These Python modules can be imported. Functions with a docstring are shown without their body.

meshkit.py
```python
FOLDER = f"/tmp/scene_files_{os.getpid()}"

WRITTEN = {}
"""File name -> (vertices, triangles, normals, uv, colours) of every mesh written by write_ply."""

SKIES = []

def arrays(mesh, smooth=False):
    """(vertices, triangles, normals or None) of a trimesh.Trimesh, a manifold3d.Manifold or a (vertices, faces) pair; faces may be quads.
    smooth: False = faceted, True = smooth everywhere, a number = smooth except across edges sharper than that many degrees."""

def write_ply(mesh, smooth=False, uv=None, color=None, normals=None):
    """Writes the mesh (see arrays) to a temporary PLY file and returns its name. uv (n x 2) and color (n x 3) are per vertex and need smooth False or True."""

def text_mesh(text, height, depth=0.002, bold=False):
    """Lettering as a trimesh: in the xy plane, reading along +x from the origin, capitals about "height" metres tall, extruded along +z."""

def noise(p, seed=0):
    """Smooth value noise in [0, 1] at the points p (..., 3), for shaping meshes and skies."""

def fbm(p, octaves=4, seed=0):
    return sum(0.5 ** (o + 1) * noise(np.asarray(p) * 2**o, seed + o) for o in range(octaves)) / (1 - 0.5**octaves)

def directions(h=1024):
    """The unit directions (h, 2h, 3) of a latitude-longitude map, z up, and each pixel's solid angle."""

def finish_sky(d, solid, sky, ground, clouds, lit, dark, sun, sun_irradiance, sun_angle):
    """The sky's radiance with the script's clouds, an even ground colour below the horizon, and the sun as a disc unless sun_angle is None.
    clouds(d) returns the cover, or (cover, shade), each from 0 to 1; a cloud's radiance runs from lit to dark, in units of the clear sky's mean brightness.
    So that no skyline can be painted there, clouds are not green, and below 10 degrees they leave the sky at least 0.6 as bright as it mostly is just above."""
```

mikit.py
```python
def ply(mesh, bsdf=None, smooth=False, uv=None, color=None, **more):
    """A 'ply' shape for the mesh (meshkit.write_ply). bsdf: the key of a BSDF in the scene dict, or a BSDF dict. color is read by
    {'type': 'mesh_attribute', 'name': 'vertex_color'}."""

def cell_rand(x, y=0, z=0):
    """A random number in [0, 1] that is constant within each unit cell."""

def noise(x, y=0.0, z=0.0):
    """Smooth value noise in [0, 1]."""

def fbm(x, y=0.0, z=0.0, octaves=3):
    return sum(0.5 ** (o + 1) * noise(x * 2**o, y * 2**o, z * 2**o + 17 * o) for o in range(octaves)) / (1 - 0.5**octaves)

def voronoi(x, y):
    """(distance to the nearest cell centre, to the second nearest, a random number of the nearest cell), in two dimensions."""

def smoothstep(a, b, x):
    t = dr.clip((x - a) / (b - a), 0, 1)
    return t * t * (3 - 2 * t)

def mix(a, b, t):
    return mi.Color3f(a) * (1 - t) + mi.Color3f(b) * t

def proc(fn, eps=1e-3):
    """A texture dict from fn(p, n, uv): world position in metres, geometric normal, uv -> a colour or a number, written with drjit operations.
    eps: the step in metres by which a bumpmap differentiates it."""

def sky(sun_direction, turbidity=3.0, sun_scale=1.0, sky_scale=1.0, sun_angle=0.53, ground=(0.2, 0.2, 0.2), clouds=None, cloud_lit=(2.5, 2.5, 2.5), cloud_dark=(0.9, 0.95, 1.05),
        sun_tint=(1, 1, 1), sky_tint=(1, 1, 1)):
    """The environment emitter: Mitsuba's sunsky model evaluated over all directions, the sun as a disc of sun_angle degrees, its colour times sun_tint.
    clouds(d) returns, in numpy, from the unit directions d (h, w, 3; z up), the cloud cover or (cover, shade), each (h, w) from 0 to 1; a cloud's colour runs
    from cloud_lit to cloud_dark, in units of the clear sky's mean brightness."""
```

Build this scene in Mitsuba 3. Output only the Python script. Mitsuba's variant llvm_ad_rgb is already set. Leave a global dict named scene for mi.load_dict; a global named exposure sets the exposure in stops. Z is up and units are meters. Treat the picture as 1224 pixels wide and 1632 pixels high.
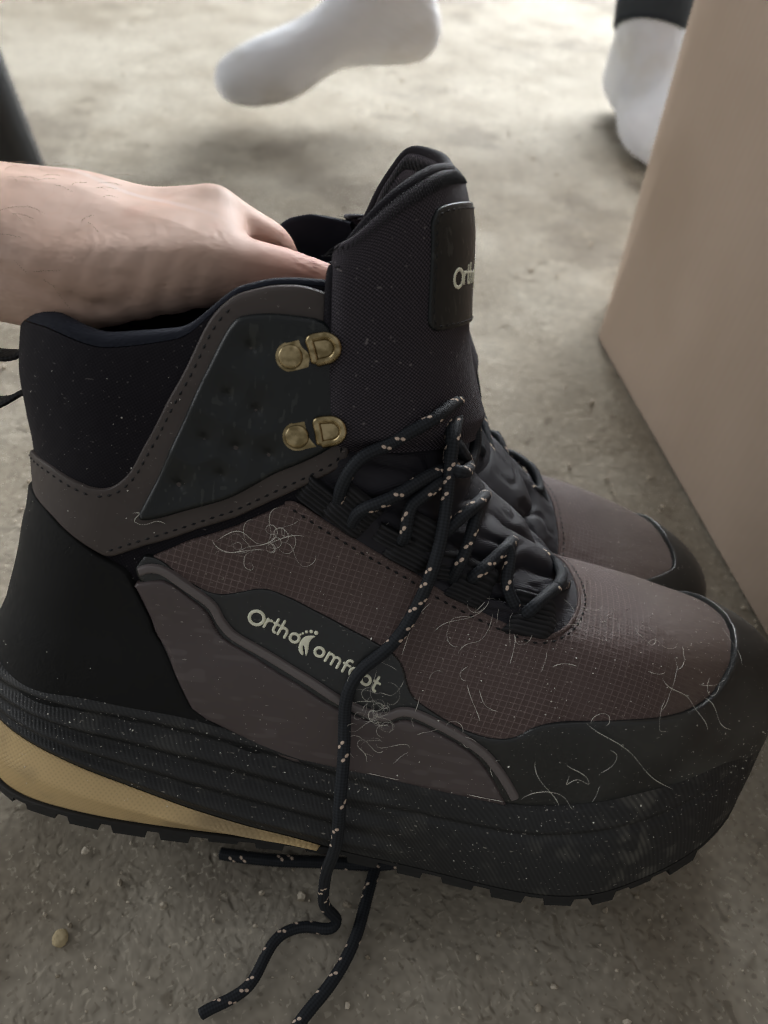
import math
import numpy as np
import trimesh
import manifold3d as m3
import drjit as dr
import mitsuba as mi
import mikit
import meshkit
from mikit import proc, noise, fbm, cell_rand, smoothstep, mix, voronoi
from scipy.interpolate import PchipInterpolator, CubicSpline
from scipy.spatial import Delaunay, cKDTree
from shapely import geometry as sg, affinity, union_all, contains_xy

T4 = mi.ScalarTransform4f
scene, labels = {}, {}

# ------------------------------------------------------------------ camera, light, exposure
LEAN = math.radians(28.0)                      # the held boot leans away from the lens on its inner sole edge
LIFT = 0.0312
_c, _s = math.cos(LEAN), math.sin(LEAN)
A = np.array([[1, 0, 0, 0], [0, _c, _s, 0.0], [0, -_s, _c, LIFT], [0, 0, 0, 1.0]])      # boot frame -> world (m)


def to_world_pts(P, M=A):
    P = np.asarray(P, float)
    return P @ M[:3, :3].T + M[:3, 3]


_u, _, _vt = np.linalg.svd(np.array([[1, .01, .1], [.09, -.29, -.95], [.02, .96, -.29]]))
CAM_R = (_u @ _vt) @ A[:3, :3].T               # world -> lens (right, down, forward)
CAM_P = to_world_pts([.144, -.265, .189])
FOCAL = 1227.0                                 # for a frame 1224 wide
_cw = np.eye(4)
_cw[:3, 0], _cw[:3, 1], _cw[:3, 2], _cw[:3, 3] = -CAM_R[0], -CAM_R[1], CAM_R[2], CAM_P
scene['camera'] = {'type': 'thinlens', 'to_world': T4(_cw), 'fov': math.degrees(2 * math.atan(612 / FOCAL)), 'fov_axis': 'x',
                   'aperture_radius': 0.0014, 'focus_distance': 0.26, 'near_clip': 0.01, 'far_clip': 60.0}
exposure = 0.42


def rgb_(*c):
    return {'type': 'rgb', 'value': list(c)}


def lamp(corner_at, look, w, h, power):
    """a rectangular area light, for the daylight openings and the added overhead fill"""
    return {'type': 'rectangle', 'to_world': T4().look_at(origin=corner_at, target=look, up=[0, 0, 1]).scale([w / 2, h / 2, 1]),
            'emitter': {'type': 'area', 'radiance': {'type': 'rgb', 'value': power}}}


# daylight comes in through a wide opening behind and to the right and a second one on the left; the room adds a dim even light
scene['daylight_opening'] = lamp([1.3, 3.4, 1.5], [.15, .3, 0], 2.6, 2.2, [18.0, 18.6, 19.0])
scene['daylight_opening_001'] = lamp([-2.7, .45, 1.25], [.2, .1, .1], 1.7, 1.7, [2.7, 2.75, 2.8])
scene['ceiling_light'] = lamp([.75, -.05, 2.4], [.2, .0, 0], 1.7, 1.5, [.35, .35, .36])  # added overhead fill for highlights on toe and rubber, no lamp known there
scene['room_light'] = {'type': 'constant', 'radiance': rgb_(.222, .222, .220)}

SURF = {"vamp":[[-0.7,0.0],[-0.7,0.2],[-0.6646,0.5279],[-0.6538,0.5731],[-0.5966,0.6292],[-0.506,0.6812],[-0.4568,0.6997],[-0.445,0.6995],[-0.4246,0.6707],[-0.3977,0.6408],[-0.3729,0.6101],[-0.3484,0.5824],[-0.337,0.5492],[-0.3321,0.5113],[-0.3334,0.4478],[-0.3361,0.4032],[-0.3214,0.3978],[-0.2777,0.4306],[-0.2085,0.4802],[-0.1367,0.5132],[-0.0668,0.5336],[-0.0048,0.5417]],"rand":[[-0.69,0.0],[-0.6817,0.5204],[-0.6588,0.5807],[-0.6377,0.5691],[-0.6219,0.5007],[-0.6066,0.4566],[-0.5741,0.4851],[-0.5497,0.5088],[-0.5353,0.5076],[-0.5239,0.4776],[-0.5159,0.4213],[-0.5083,0.36],[-0.4985,0.3108],[-0.4903,0.2773],[-0.4883,0.2279],[-0.4888,0.1809],[-0.4848,0.149],[-0.4712,0.1281],[-0.4505,0.1051],[-0.4297,0.0953],[-0.4118,0.1026],[-0.3994,0.1261],[-0.3842,0.1374],[-0.3545,0.1443],[-0.3223,0.1487],[-0.2917,0.1462],[-0.2637,0.1521],[-0.2333,0.1747],[-0.1977,0.2189],[-0.146,0.2731],[-0.1031,0.2988],[-0.0506,0.3143],[-0.0168,0.3147]],"heel":[[-0.585,0.0],[-0.6508,0.066],[-0.6661,0.1317],[-0.6882,0.2648],[-0.691,0.4352],[-0.6917,0.516],[-0.718,0.5456],[-0.7523,0.5921],[-0.8049,0.6426],[-0.8678,0.6672]],"ankle":[[-0.8836,0.7675],[-0.7934,0.7581],[-0.742,0.7358],[-0.7032,0.7266],[-0.676,0.7375],[-0.6451,0.7726],[-0.6059,0.832],[-0.5626,0.8904],[-0.516,0.9565],[-0.4915,0.9891],[-0.4736,0.999],[-0.448,1.0],[-0.463,1.0],[-0.4,1.0],[-0.345,1.0],[-0.298,0.992],[-0.2963,0.9698],[-0.2955,0.9011],[-0.3044,0.8434],[-0.339,0.7715],[-0.3717,0.7527],[-0.4465,0.7162],[-0.5006,0.6976],[-0.5739,0.6603],[-0.6569,0.6027],[-0.7094,0.547],[-0.7473,0.585],[-0.7963,0.6337],[-0.8674,0.6643]],"patch":[[-0.4474,0.9722],[-0.4258,0.9718],[-0.3704,0.9657],[-0.305,0.9619],[-0.3028,0.9241],[-0.3061,0.8769],[-0.3262,0.8152],[-0.3539,0.7929],[-0.41,0.7667],[-0.4862,0.74],[-0.5605,0.7099],[-0.6365,0.6698],[-0.651,0.6741],[-0.6302,0.7168],[-0.573,0.8195],[-0.5142,0.9051],[-0.4722,0.9522]],"plate":[[-0.575,0.0],[-0.6507,0.061],[-0.6691,0.1412],[-0.6882,0.2648],[-0.6913,0.4707],[-0.6505,0.505],[-0.6398,0.4816],[-0.6268,0.3862],[-0.6292,0.3013],[-0.6246,0.2563],[-0.5879,0.1737],[-0.5513,0.1206],[-0.5356,0.1061],[-0.5183,0.0976],[-0.5044,0.0928],[-0.4934,0.1079],[-0.4844,0.1094],[-0.4565,0.0873],[-0.438,0.0681],[-0.4224,0.0373],[-0.4071,0.0028],[-0.405,0.0]],"rim":[[-0.6727,0.5243],[-0.6543,0.543],[-0.6396,0.5361],[-0.6281,0.4888],[-0.6168,0.4245],[-0.6219,0.3379],[-0.6164,0.2749],[-0.5831,0.1946],[-0.5492,0.1397],[-0.535,0.1221],[-0.5172,0.1097],[-0.5043,0.1067],[-0.4937,0.1231],[-0.4829,0.1242],[-0.4534,0.0995],[-0.4322,0.0747],[-0.4187,0.0485],[-0.4083,0.0269],[-0.4025,0.0148]],"label":[[-0.5855,0.3746],[-0.5121,0.1657]],"letter_mid":[-0.5855,0.3746],"straps":[[[-0.3445,0.7164],[-0.4097,0.6589]],[[-0.2742,0.6784],[-0.3617,0.5955]],[[-0.3268,0.6625],[-0.3574,0.631]],[[-0.2451,0.6033],[-0.3366,0.5155]],[[-0.2709,0.6304],[-0.3168,0.5754]],[[-0.2288,0.5285],[-0.3487,0.3964]],[[-0.3917,0.728],[-0.4338,0.6874]]],"hooks":[[[-0.3758,0.9157],[-0.3156,0.9296]],[[-0.3982,0.8108],[-0.3302,0.8243]]],"dimples":[[-0.4288,0.9305],[-0.4717,0.8855],[-0.4414,0.8517],[-0.5157,0.8403],[-0.4821,0.8096],[-0.4465,0.7847],[-0.5138,0.7735],[-0.5743,0.7572]],"lace_loose":[[171.8,-12.0,149.7],[169.1,-24.0,148.8],[167.7,-32.7,143.0],[167.6,-35.4,132.7],[167.2,-40.3,120.0],[165.6,-43.0,106.5],[162.3,-42.7,93.4],[157.8,-44.4,83.4],[152.6,-45.6,76.4],[146.8,-46.7,70.7],[143.0,-48.5,63.7],[142.6,-49.2,52.8],[143.4,-52.0,42.0],[143.5,-55.5,31.6],[143.8,-57.0,20.9],[143.4,-53.1,7.2],[141.4,-46.5,-7.3],[140.7,-38.2,-24.0],[142.4,-32.6,-37.8],[146.4,-29.2,-46.9],[144.7,-31.1,-48.2],[138.1,-31.2,-48.5],[131.0,-32.0,-49.0],[124.9,-35.5,-50.8],[121.0,-42.1,-54.3],[117.1,-49.5,-58.3],[109.3,-54.7,-61.0],[101.6,-58.7,-63.1]],"lace_end":[[163.1,-1.6,-32.8],[160.7,-8.4,-36.4],[157.5,-20.3,-42.7],[154.8,-31.4,-48.6],[149.9,-42.0,-54.3],[144.0,-50.1,-58.6],[138.1,-56.8,-62.1],[134.6,-62.7,-65.3]],"lace_under":[[97.3,-9.8,-37.1],[107.5,-10.4,-37.4],[122.7,-10.5,-37.5],[140.3,-9.7,-37.1],[158.0,-9.3,-36.9],[170.6,-7.0,-35.7]],"segA":[[134.6,-39.0,122.4],[136.2,-42.8,131.1],[141.0,-42.5,138.2],[147.2,-40.2,141.4],[153.4,-38.9,145.5],[160.5,-37.0,150.2],[164.9,-31.0,152.9],[168.9,-22.0,154.4],[173.2,-12.0,152.3],[177.1,-4.0,146.0],[179.1,4.0,137.6]],"segB":[[139.1,-39.0,115.2],[142.5,-42.9,122.0],[146.4,-43.4,124.3],[153.3,-41.5,128.0],[159.1,-38.5,131.7],[165.1,-33.0,133.9],[172.4,-20.4,134.0],[180.0,12.6,125.8]],"segC":[[154.9,-39.6,112.0],[155.8,-42.7,118.6],[156.6,-41.5,123.7],[159.6,-39.9,126.7],[163.2,-37.4,129.6],[168.2,-28.9,131.5],[173.0,-9.5,128.4]],"segD":[[166.6,-37.9,113.8],[169.2,-39.3,117.4],[172.6,-37.8,120.8],[176.4,-34.9,123.7],[180.5,-24.4,124.2],[186.3,2.8,117.8]],"segE":[[178.7,-29.7,120.9],[177.2,-35.0,118.9],[176.0,-37.8,113.9],[174.3,-40.5,108.5],[172.9,-39.2,103.2],[172.8,-33.4,97.4]],"segF":[[178.3,-38.5,101.3],[180.5,-40.0,104.7],[184.2,-37.2,107.6],[187.9,-33.8,110.3],[191.5,-25.6,110.4],[197.0,-6.5,103.8]],"segG":[[188.4,-32.8,111.7],[190.1,-34.8,106.9],[189.5,-38.2,101.7],[191.2,-39.5,97.0],[193.3,-39.0,93.8]],"segH":[[196.6,-40.3,91.9],[198.7,-41.3,95.1],[202.8,-37.0,97.1],[207.1,-31.3,98.0],[211.8,-21.8,96.1],[216.7,-8.7,90.1]],"segI":[[207.1,-31.3,98.0],[211.1,-20.5,99.0],[210.1,-11.1,99.9],[206.5,-10.2,101.6],[206.7,1.3,97.6]],"bow1":[[167.4,-33.0,142.0],[166.9,-31.0,145.5],[167.3,-26.0,149.0],[169.4,-18.0,151.4],[172.6,-10.0,151.3],[175.6,-6.0,148.0],[177.7,-6.0,141.7],[177.9,-8.0,136.4],[175.9,-14.0,132.8],[173.5,-19.2,131.7]],"bow2":[[167.1,-34.3,137.3],[169.1,-23.6,141.9],[170.7,-26.3,139.9],[174.8,-17.9,134.2],[171.7,-34.7,134.5],[168.6,-34.4,134.9]],"hairs":[[[218.0,-53.4,62.6],[222.5,-53.3,59.4],[229.4,-52.6,55.8],[235.8,-51.0,50.8],[243.5,-48.2,42.4],[250.8,-45.2,36.9],[254.4,-43.8,34.7]],[[204.1,-53.5,47.2],[206.9,-53.1,40.1],[211.6,-52.7,35.1],[214.7,-52.4,30.6]],[[201.9,-52.7,31.9],[208.4,-52.9,35.8],[216.0,-52.5,33.9],[219.5,-52.1,29.6],[224.1,-51.7,29.5],[228.6,-51.2,29.5],[228.6,-51.2,29.5]],[[214.0,-53.4,47.4],[216.3,-53.2,45.6],[221.7,-52.7,42.3],[222.8,-52.4,39.8],[218.8,-52.8,41.4],[216.0,-52.8,39.4],[216.0,-53.1,43.1]],[[241.9,-45.1,76.3],[246.7,-45.2,72.4],[251.6,-44.3,70.0],[255.0,-44.0,66.1],[259.1,-42.8,61.8],[262.4,-41.6,56.6]],[[258.3,-41.9,68.9],[263.6,-40.4,64.3],[266.6,-39.4,59.3],[272.6,-36.6,55.1]],[[71.8,-40.2,112.9],[74.1,-40.2,112.8],[72.6,-40.2,110.6],[75.3,-40.2,109.6],[78.5,-40.2,110.8],[82.4,-40.2,110.3]],[[152.6,-7.0,184.2],[152.7,-7.7,184.2],[152.7,-9.1,184.2],[152.7,-9.9,184.2]],[[152.0,-24.7,164.9],[154.9,-17.6,169.5],[155.2,-10.6,171.6],[154.9,-10.6,172.8]],[[98.0,-40.2,106.6],[101.7,-40.2,109.4],[105.6,-40.2,110.2],[110.6,-40.2,107.0],[116.3,-40.2,108.4],[125.5,-40.2,110.5]],[[96.6,-40.2,107.3],[99.0,-40.2,104.0],[103.9,-40.2,103.4],[107.7,-40.2,105.5],[112.5,-40.2,106.8],[116.2,-40.2,109.8],[114.3,-40.2,110.2]],[[103.3,-40.2,103.4],[106.8,-40.2,104.1],[110.7,-40.2,104.9],[112.6,-40.2,104.9]],[[184.7,-38.4,95.9],[182.9,-40.9,92.1],[178.1,-42.2,89.3],[173.3,-42.5,87.9],[168.1,-43.5,84.4]],[[166.4,-41.0,93.1],[162.2,-42.1,87.7],[160.3,-43.4,82.7],[158.6,-45.1,75.7]],[[179.8,-49.6,70.3],[181.2,-50.6,66.6],[183.2,-51.5,62.9],[185.1,-52.0,58.9]],[[205.5,-48.9,78.5],[208.8,-48.3,79.6],[213.4,-48.4,79.2]],[[189.9,-51.5,30.6],[188.2,-51.3,30.6],[191.6,-51.7,30.5],[195.0,-52.1,30.4]],[[184.7,-50.8,30.8],[189.9,-51.5,30.6],[195.0,-52.1,30.4],[196.7,-52.2,30.3],[196.7,-52.2,30.3]],[[158.6,-47.0,31.8],[162.1,-47.5,31.7],[162.1,-47.5,31.7]],[[151.5,-45.9,32.1],[153.3,-46.1,32.0],[158.6,-47.0,31.8],[162.1,-47.5,31.7]]],"tangle":[[151.8,-47.5,64.1],[153.2,-48.0,60.0],[152.6,-48.0,55.4],[150.9,-47.7,51.5],[155.0,-48.2,51.2],[150.3,-47.3,46.6],[154.6,-47.8,45.0],[151.3,-48.9,58.0]],"tangle2":[[100.7,-39.2,106.9],[104.6,-39.2,105.6],[108.5,-39.2,105.6],[114.3,-39.2,107.0],[118.1,-39.2,108.2]],"pebble":[0.0453,-0.0606,0.0]}
SQUEEZE = .043
SECOND = np.array([[0.9387, 0.0, 0.0492, 0.014], [0.0, 0.94, 0.0, 0.09], [-0.0492, 0.0, 0.9387, 0.0162], [0.0, 0.0, 0.0, 1.0]])
FEET = [((.178, .885, .060), (-.058, .775, .022), 1.12, (.21, .98, .50), 1), ((.424, 1.01, .003), (.458, .692, .003), 1.17, (.50, 1.13, .45), 1)]
CUFF = [.10, -.02]
# ------------------------------------------------------------------ boot surface, in millimetres of the boot's own frame
# x from heel to toe, y across (outer side negative), z up from the ground; a = -1..0 outer side back to front, 0..1 inner side front to back
_K = np.array([  # back x, back z, front x, front z, back radius, front radius
    [15, 35, 299, 24, 34, 98], [14.5, 48, 301.5, 48, 34, 96], [16, 60, 298.5, 65, 34, 92], [19, 68, 291, 74.5, 34, 86], [21, 75, 279, 80, 34, 78],
    [23, 82, 262, 83.5, 34, 68], [25, 90, 241, 86.5, 34, 60], [26.5, 98, 220, 92, 34, 54], [28.5, 106, 202, 104, 34, 50], [29.5, 116, 187, 119, 35, 48],
    [29.5, 126, 174, 134, 36, 46], [28, 138, 164, 149, 37, 46], [26, 152, 157, 166, 38, 46], [26.5, 166, 153, 184, 38, 46]], float)
_tk = np.linspace(0, 1, len(_K))
_KF = PchipInterpolator(_tk, _K)
_WLOW = PchipInterpolator([10, 40, 70, 110, 150, 180, 205, 225, 250, 275, 305], [33, 34.5, 36, 37.5, 42, 46.5, 49, 49, 46, 42, 38])
_COLL = PchipInterpolator([0, .12, .3, .45, .6, .68, .8, .92, 1], [0, -2.5, -9.5, -8, 4.5, 6, 4.5, 1, 0])
_COLM = PchipInterpolator([0, .12, .3, .45, .6, .7, .82, .93, 1], [0, -2.5, -8, -6, 5, 8, 7, 3, 0])


def _sm(a, b, x):
    q = np.clip((x - a) / (b - a), 0, 1)
    return q * q * (3 - 2 * q)


def S(a, t):
    """points of the upper (n,3)"""
    a, t = np.broadcast_arrays(np.asarray(a, float), np.asarray(t, float))
    a = (a + 1) % 2 - 1
    k = _KF(t)
    s = (1 + np.cos(np.pi * a)) / 2
    x = k[..., 0] + s * (k[..., 2] - k[..., 0])
    z = k[..., 1] + s * (k[..., 3] - k[..., 1])
    L = np.hypot(k[..., 2] - k[..., 0], k[..., 3] - k[..., 1])
    col = np.where(a < 0, _COLL(s), _COLM(s))
    z = z + col * t ** 3
    w = _WLOW(x) * (1 - _sm(.12, .62, t)) + 37.0 * _sm(.12, .62, t) + 1.6 * np.exp(-((t - .12) / .1) ** 2)
    e = 1.0
    for d, R in (((1 - s) * L, k[..., 5]), (s * L, k[..., 4])):
        q = np.clip(d / R, 0, 1)
        e = e * np.maximum(1 - (1 - q) ** 2.15, 0) ** (1 / 2.15)
    y = np.where(a < 0, -w, w) * e
    return np.stack([x, y, z], -1)


def frame(a, t, e=1e-3):
    Pa = (S(a + e, t) - S(a - e, t)) / (2 * e)
    t1, t0 = np.clip(t + e, 0, 1), np.clip(t - e, 0, 1)
    Pt = (S(a, t1) - S(a, t0)) / (t1 - t0)[..., None]
    n = np.cross(Pa, Pt)
    n /= np.maximum(np.linalg.norm(n, axis=-1, keepdims=True), 1e-9)
    return Pa, Pt, n


# the sole: outline (ground edge and top edge) as functions of a position g around it, g = -1 back .. 0 toe .. 1 back
_SOLE = np.array([  # g, ground x, y, z,   top x, y, z   (outer side)
    [-1.0, 7, 0, 9, 9, 0, 57], [-.95, 10, -15, 7, 12, -16.5, 55], [-.89, 21, -29, 3, 22, -28.3, 51], [-.8, 47, -38.5, 1, 46, -37.6, 48],
    [-.7, 70, -41, 0, 68, -38.8, 46.5], [-.6, 92, -42.5, 0, 92, -39.8, 44], [-.5, 116, -43, 0, 118, -40, 38.5], [-.4, 142, -44.5, 0, 147, -44, 33.5],
    [-.32, 178, -50, -1, 176, -49, 31], [-.26, 196, -54, -1, 203, -52, 29.5], [-.215, 211, -56, -1, 217, -52, 30.5], [-.165, 230, -55, 0, 239, -48.5, 34],
    [-.12, 247.5, -49, 2.5, 263, -39, 38.5], [-.08, 266.5, -40.5, 7.5, 282.5, -27.5, 45], [-.05, 281, -30.5, 14, 295.5, -16, 50], [-.022, 292.5, -17, 23, 302.5, -7, 53], [0, 300, 0, 32, 304, 0, 55]], float)
_med = _SOLE[:-1][::-1].copy()
_med[:, 0] *= -1
_med[:, [2, 5]] *= -1
_med[:, [2, 5]] *= np.interp(_med[:, 1], [0, 90, 130, 180, 306], [1, 1, .86, .95, 1.0])[:, None]
_SO = np.vstack([_SOLE, _med])
_SOF = CubicSpline(_SO[:, 0], np.vstack([_SO[:-1, 1:], _SO[:1, 1:]]), bc_type='periodic')


def sole_pt(g, h):
    """g around, h from 0 (ground edge) to 1 (top edge)"""
    k = _SOF((np.asarray(g, float) + 1) % 2 - 1)
    return k[..., :3] + np.asarray(h)[..., None] * (k[..., 3:] - k[..., :3])


def sole_out(g):
    e = 1e-3
    d = _SOF(((g + e) + 1) % 2 - 1)[..., :3] - _SOF(((g - e) + 1) % 2 - 1)[..., :3]
    n = np.stack([d[..., 1], -d[..., 0], 0 * d[..., 0]], -1)
    return n / np.maximum(np.linalg.norm(n, axis=-1, keepdims=True), 1e-9)
# ------------------------------------------------------------------ materials
def two(b):
    return {'type': 'twosided', 'bsdf': b}


def rgb(*c):
    return {'type': 'rgb', 'value': list(c)}


def bumped(b, fn, scale, eps=3e-4):
    return two({'type': 'bumpmap', 'arbitrary': proc(fn, eps), 'scale': scale, 'bsdf': b})


def pr(color, rough, **k):
    return {'type': 'principled', 'base_color': proc(color) if callable(color) else rgb(*color), 'roughness': rough, **k}


def lint_mask(p, scale, amount):
    v = noise(p.x * scale, p.y * scale, p.z * scale)
    return smoothstep(1 - amount, 1 - amount * .6, v)


def c_ripstop(p, n, uv):
    u, v = uv.x, uv.y
    gu, gv = dr.abs(u / 2.15 - dr.floor(u / 2.15) - .5) * 2, dr.abs(v / 2.15 - dr.floor(v / 2.15) - .5) * 2
    line = dr.maximum(smoothstep(.76, .95, gu) * (.35 + .65 * noise(v * 1.3, dr.floor(u / 2.15), 1.0)), smoothstep(.76, .95, gv) * (.35 + .65 * noise(u * 1.3, dr.floor(v / 2.15), 2.0)))
    fine = .5 + .5 * dr.sin(u * 9.5) * dr.sin(v * 9.5)
    worn = .15 + 1.25 * fbm(p.x * 60, p.y * 60, p.z * 60)
    toe = smoothstep(.236, .256, p.x)
    c = mix((.066, .045, .042), (.088, .061, .056), fine)
    c = mix(c, (.205, .150, .145), line * worn * (.80 - .72 * toe))
    streak = noise(u * .5, v * 3.1, 3.0)
    c = mix(c, (.125, .095, .080), toe * (.25 + .55 * streak))
    return mix(c, (.30, .26, .22), lint_mask(p, 1500, .13) * .5)


def h_ripstop(p, n, uv):
    u, v = uv.x, uv.y
    gu, gv = dr.abs(u / 2.15 - dr.floor(u / 2.15) - .5) * 2, dr.abs(v / 2.15 - dr.floor(v / 2.15) - .5) * 2
    return dr.maximum(smoothstep(.7, .95, gu), smoothstep(.7, .95, gv)) + .5 * dr.sin(u * 9.5) * dr.sin(v * 9.5) + 2.5 * noise(u * .35, v * .35)


def c_knit(p, n, uv):
    k = .5 + .5 * dr.sin(uv.x * 5.2) * dr.sin(uv.y * 5.2)
    c = mix((.0065, .006, .0085), (.016, .0145, .019), k)
    return mix(c, (.12, .11, .11), lint_mask(p, 1300, .11) * .6)


def h_knit(p, n, uv):
    return .5 + .5 * dr.sin(uv.x * 5.2) * dr.sin(uv.y * 5.2) + 1.5 * noise(uv.x * .3, uv.y * .3)


def c_mesh(p, n, uv):
    k = dr.power(.5 + .5 * dr.sin(uv.x * 4.9) * dr.sin(uv.y * 4.9), 2.0)
    c = mix((.005, .0045, .007), (.085, .072, .088), k)
    return mix(c, (.22, .2, .2), lint_mask(p, 900, .10) * .5)


def h_mesh(p, n, uv):
    return .5 + .5 * dr.sin(uv.x * 4.9) * dr.sin(uv.y * 4.9)


def c_synth(p, n, uv):
    w = fbm(p.x * 90, p.y * 90, p.z * 90)
    c = mix((.050, .040, .037), (.066, .054, .050), w)
    return mix(c, (.25, .22, .2), lint_mask(p, 1400, .10) * .5)


def c_plate(p, n, uv):
    w = fbm(p.x * 60, p.y * 60, p.z * 60)
    scuff = smoothstep(.62, .8, noise(p.x * 160, p.y * 500, p.z * 420))
    c = mix((.072, .056, .056), (.088, .071, .071), w)
    c = mix(c, (.15, .13, .13), scuff * .25)
    return mix(c, (.35, .33, .3), lint_mask(p, 1300, .09) * .6)


def c_black(p, n, uv):
    w = fbm(p.x * 45, p.y * 45, p.z * 45)
    c = mix((.0056, .0072, .0080), (.0098, .0118, .0126), w)
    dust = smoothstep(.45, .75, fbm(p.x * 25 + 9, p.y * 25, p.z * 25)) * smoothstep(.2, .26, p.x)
    c = mix(c, (.060, .066, .064), dust * .6)  # dusty film on the toe; its grey also puts the sheen into the colour
    return mix(c, (.2, .2, .18), lint_mask(p, 1200, .10) * .5)


def h_grain(p, n, uv):
    return fbm(p.x * 1400, p.y * 1400, p.z * 1400)


def c_patch(p, n, uv):
    w = fbm(p.x * 50, p.y * 50, p.z * 50)
    scratch = smoothstep(.72, .86, noise(p.x * 900, p.y * 900, p.z * 50))
    return mix(mix((.0036, .0060, .0071), (.0056, .0084, .0098), w), (.05, .055, .05), scratch * .35)


def c_mid(p, n, uv):
    w = fbm(p.x * 35, p.y * 35, p.z * 35)
    c = mix((.0125, .0135, .0145), (.020, .021, .022), w)
    hatch = .5 + .5 * dr.sin(uv.x * 3.9 + uv.y * 2.6)
    c = c * (.72 + .45 * hatch)
    dust = smoothstep(.5, .74, fbm(p.x * 70 + 3, p.y * 110, p.z * 110)) * (.35 + .65 * smoothstep(.19, .24, p.x))
    dust = dust * (.35 + .65 * hatch) * smoothstep(.3, .6, noise(p.x * 240, p.y * 240, p.z * 240))
    c = mix(c, (.15, .145, .125), dust * .42)
    return mix(c, (.32, .30, .26), lint_mask(p, 1250, .13) * .55)


def h_mid(p, n, uv):
    return .5 + .5 * dr.sin(uv.x * 3.9 + uv.y * 2.6) + .3 * fbm(p.x * 900, p.y * 900, p.z * 900)


def c_tan(p, n, uv):
    w = fbm(p.x * 40, p.y * 40, p.z * 40)
    d = dr.maximum(dr.abs(dr.sin(uv.x * 1.75 + uv.y * 1.75)), dr.abs(dr.sin(uv.x * 1.75 - uv.y * 1.75)))
    c = mix((.56, .40, .19), (.66, .49, .255), w)
    c = c * (.84 + .18 * d)
    grime = smoothstep(.5, .8, fbm(p.x * 55 + 5, p.y * 55, p.z * 55))
    return mix(c, (.20, .15, .09), grime * .6)


def h_tan(p, n, uv):
    return -dr.maximum(smoothstep(.86, .99, dr.abs(dr.cos(uv.x * 1.75 + uv.y * 1.75))), smoothstep(.86, .99, dr.abs(dr.cos(uv.x * 1.75 - uv.y * 1.75))))


def c_brass(p, n, uv):
    w = fbm(p.x * 450, p.y * 450, p.z * 450)
    return mix((.22, .17, .085), (.48, .385, .22), smoothstep(.3, .75, w))


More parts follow.
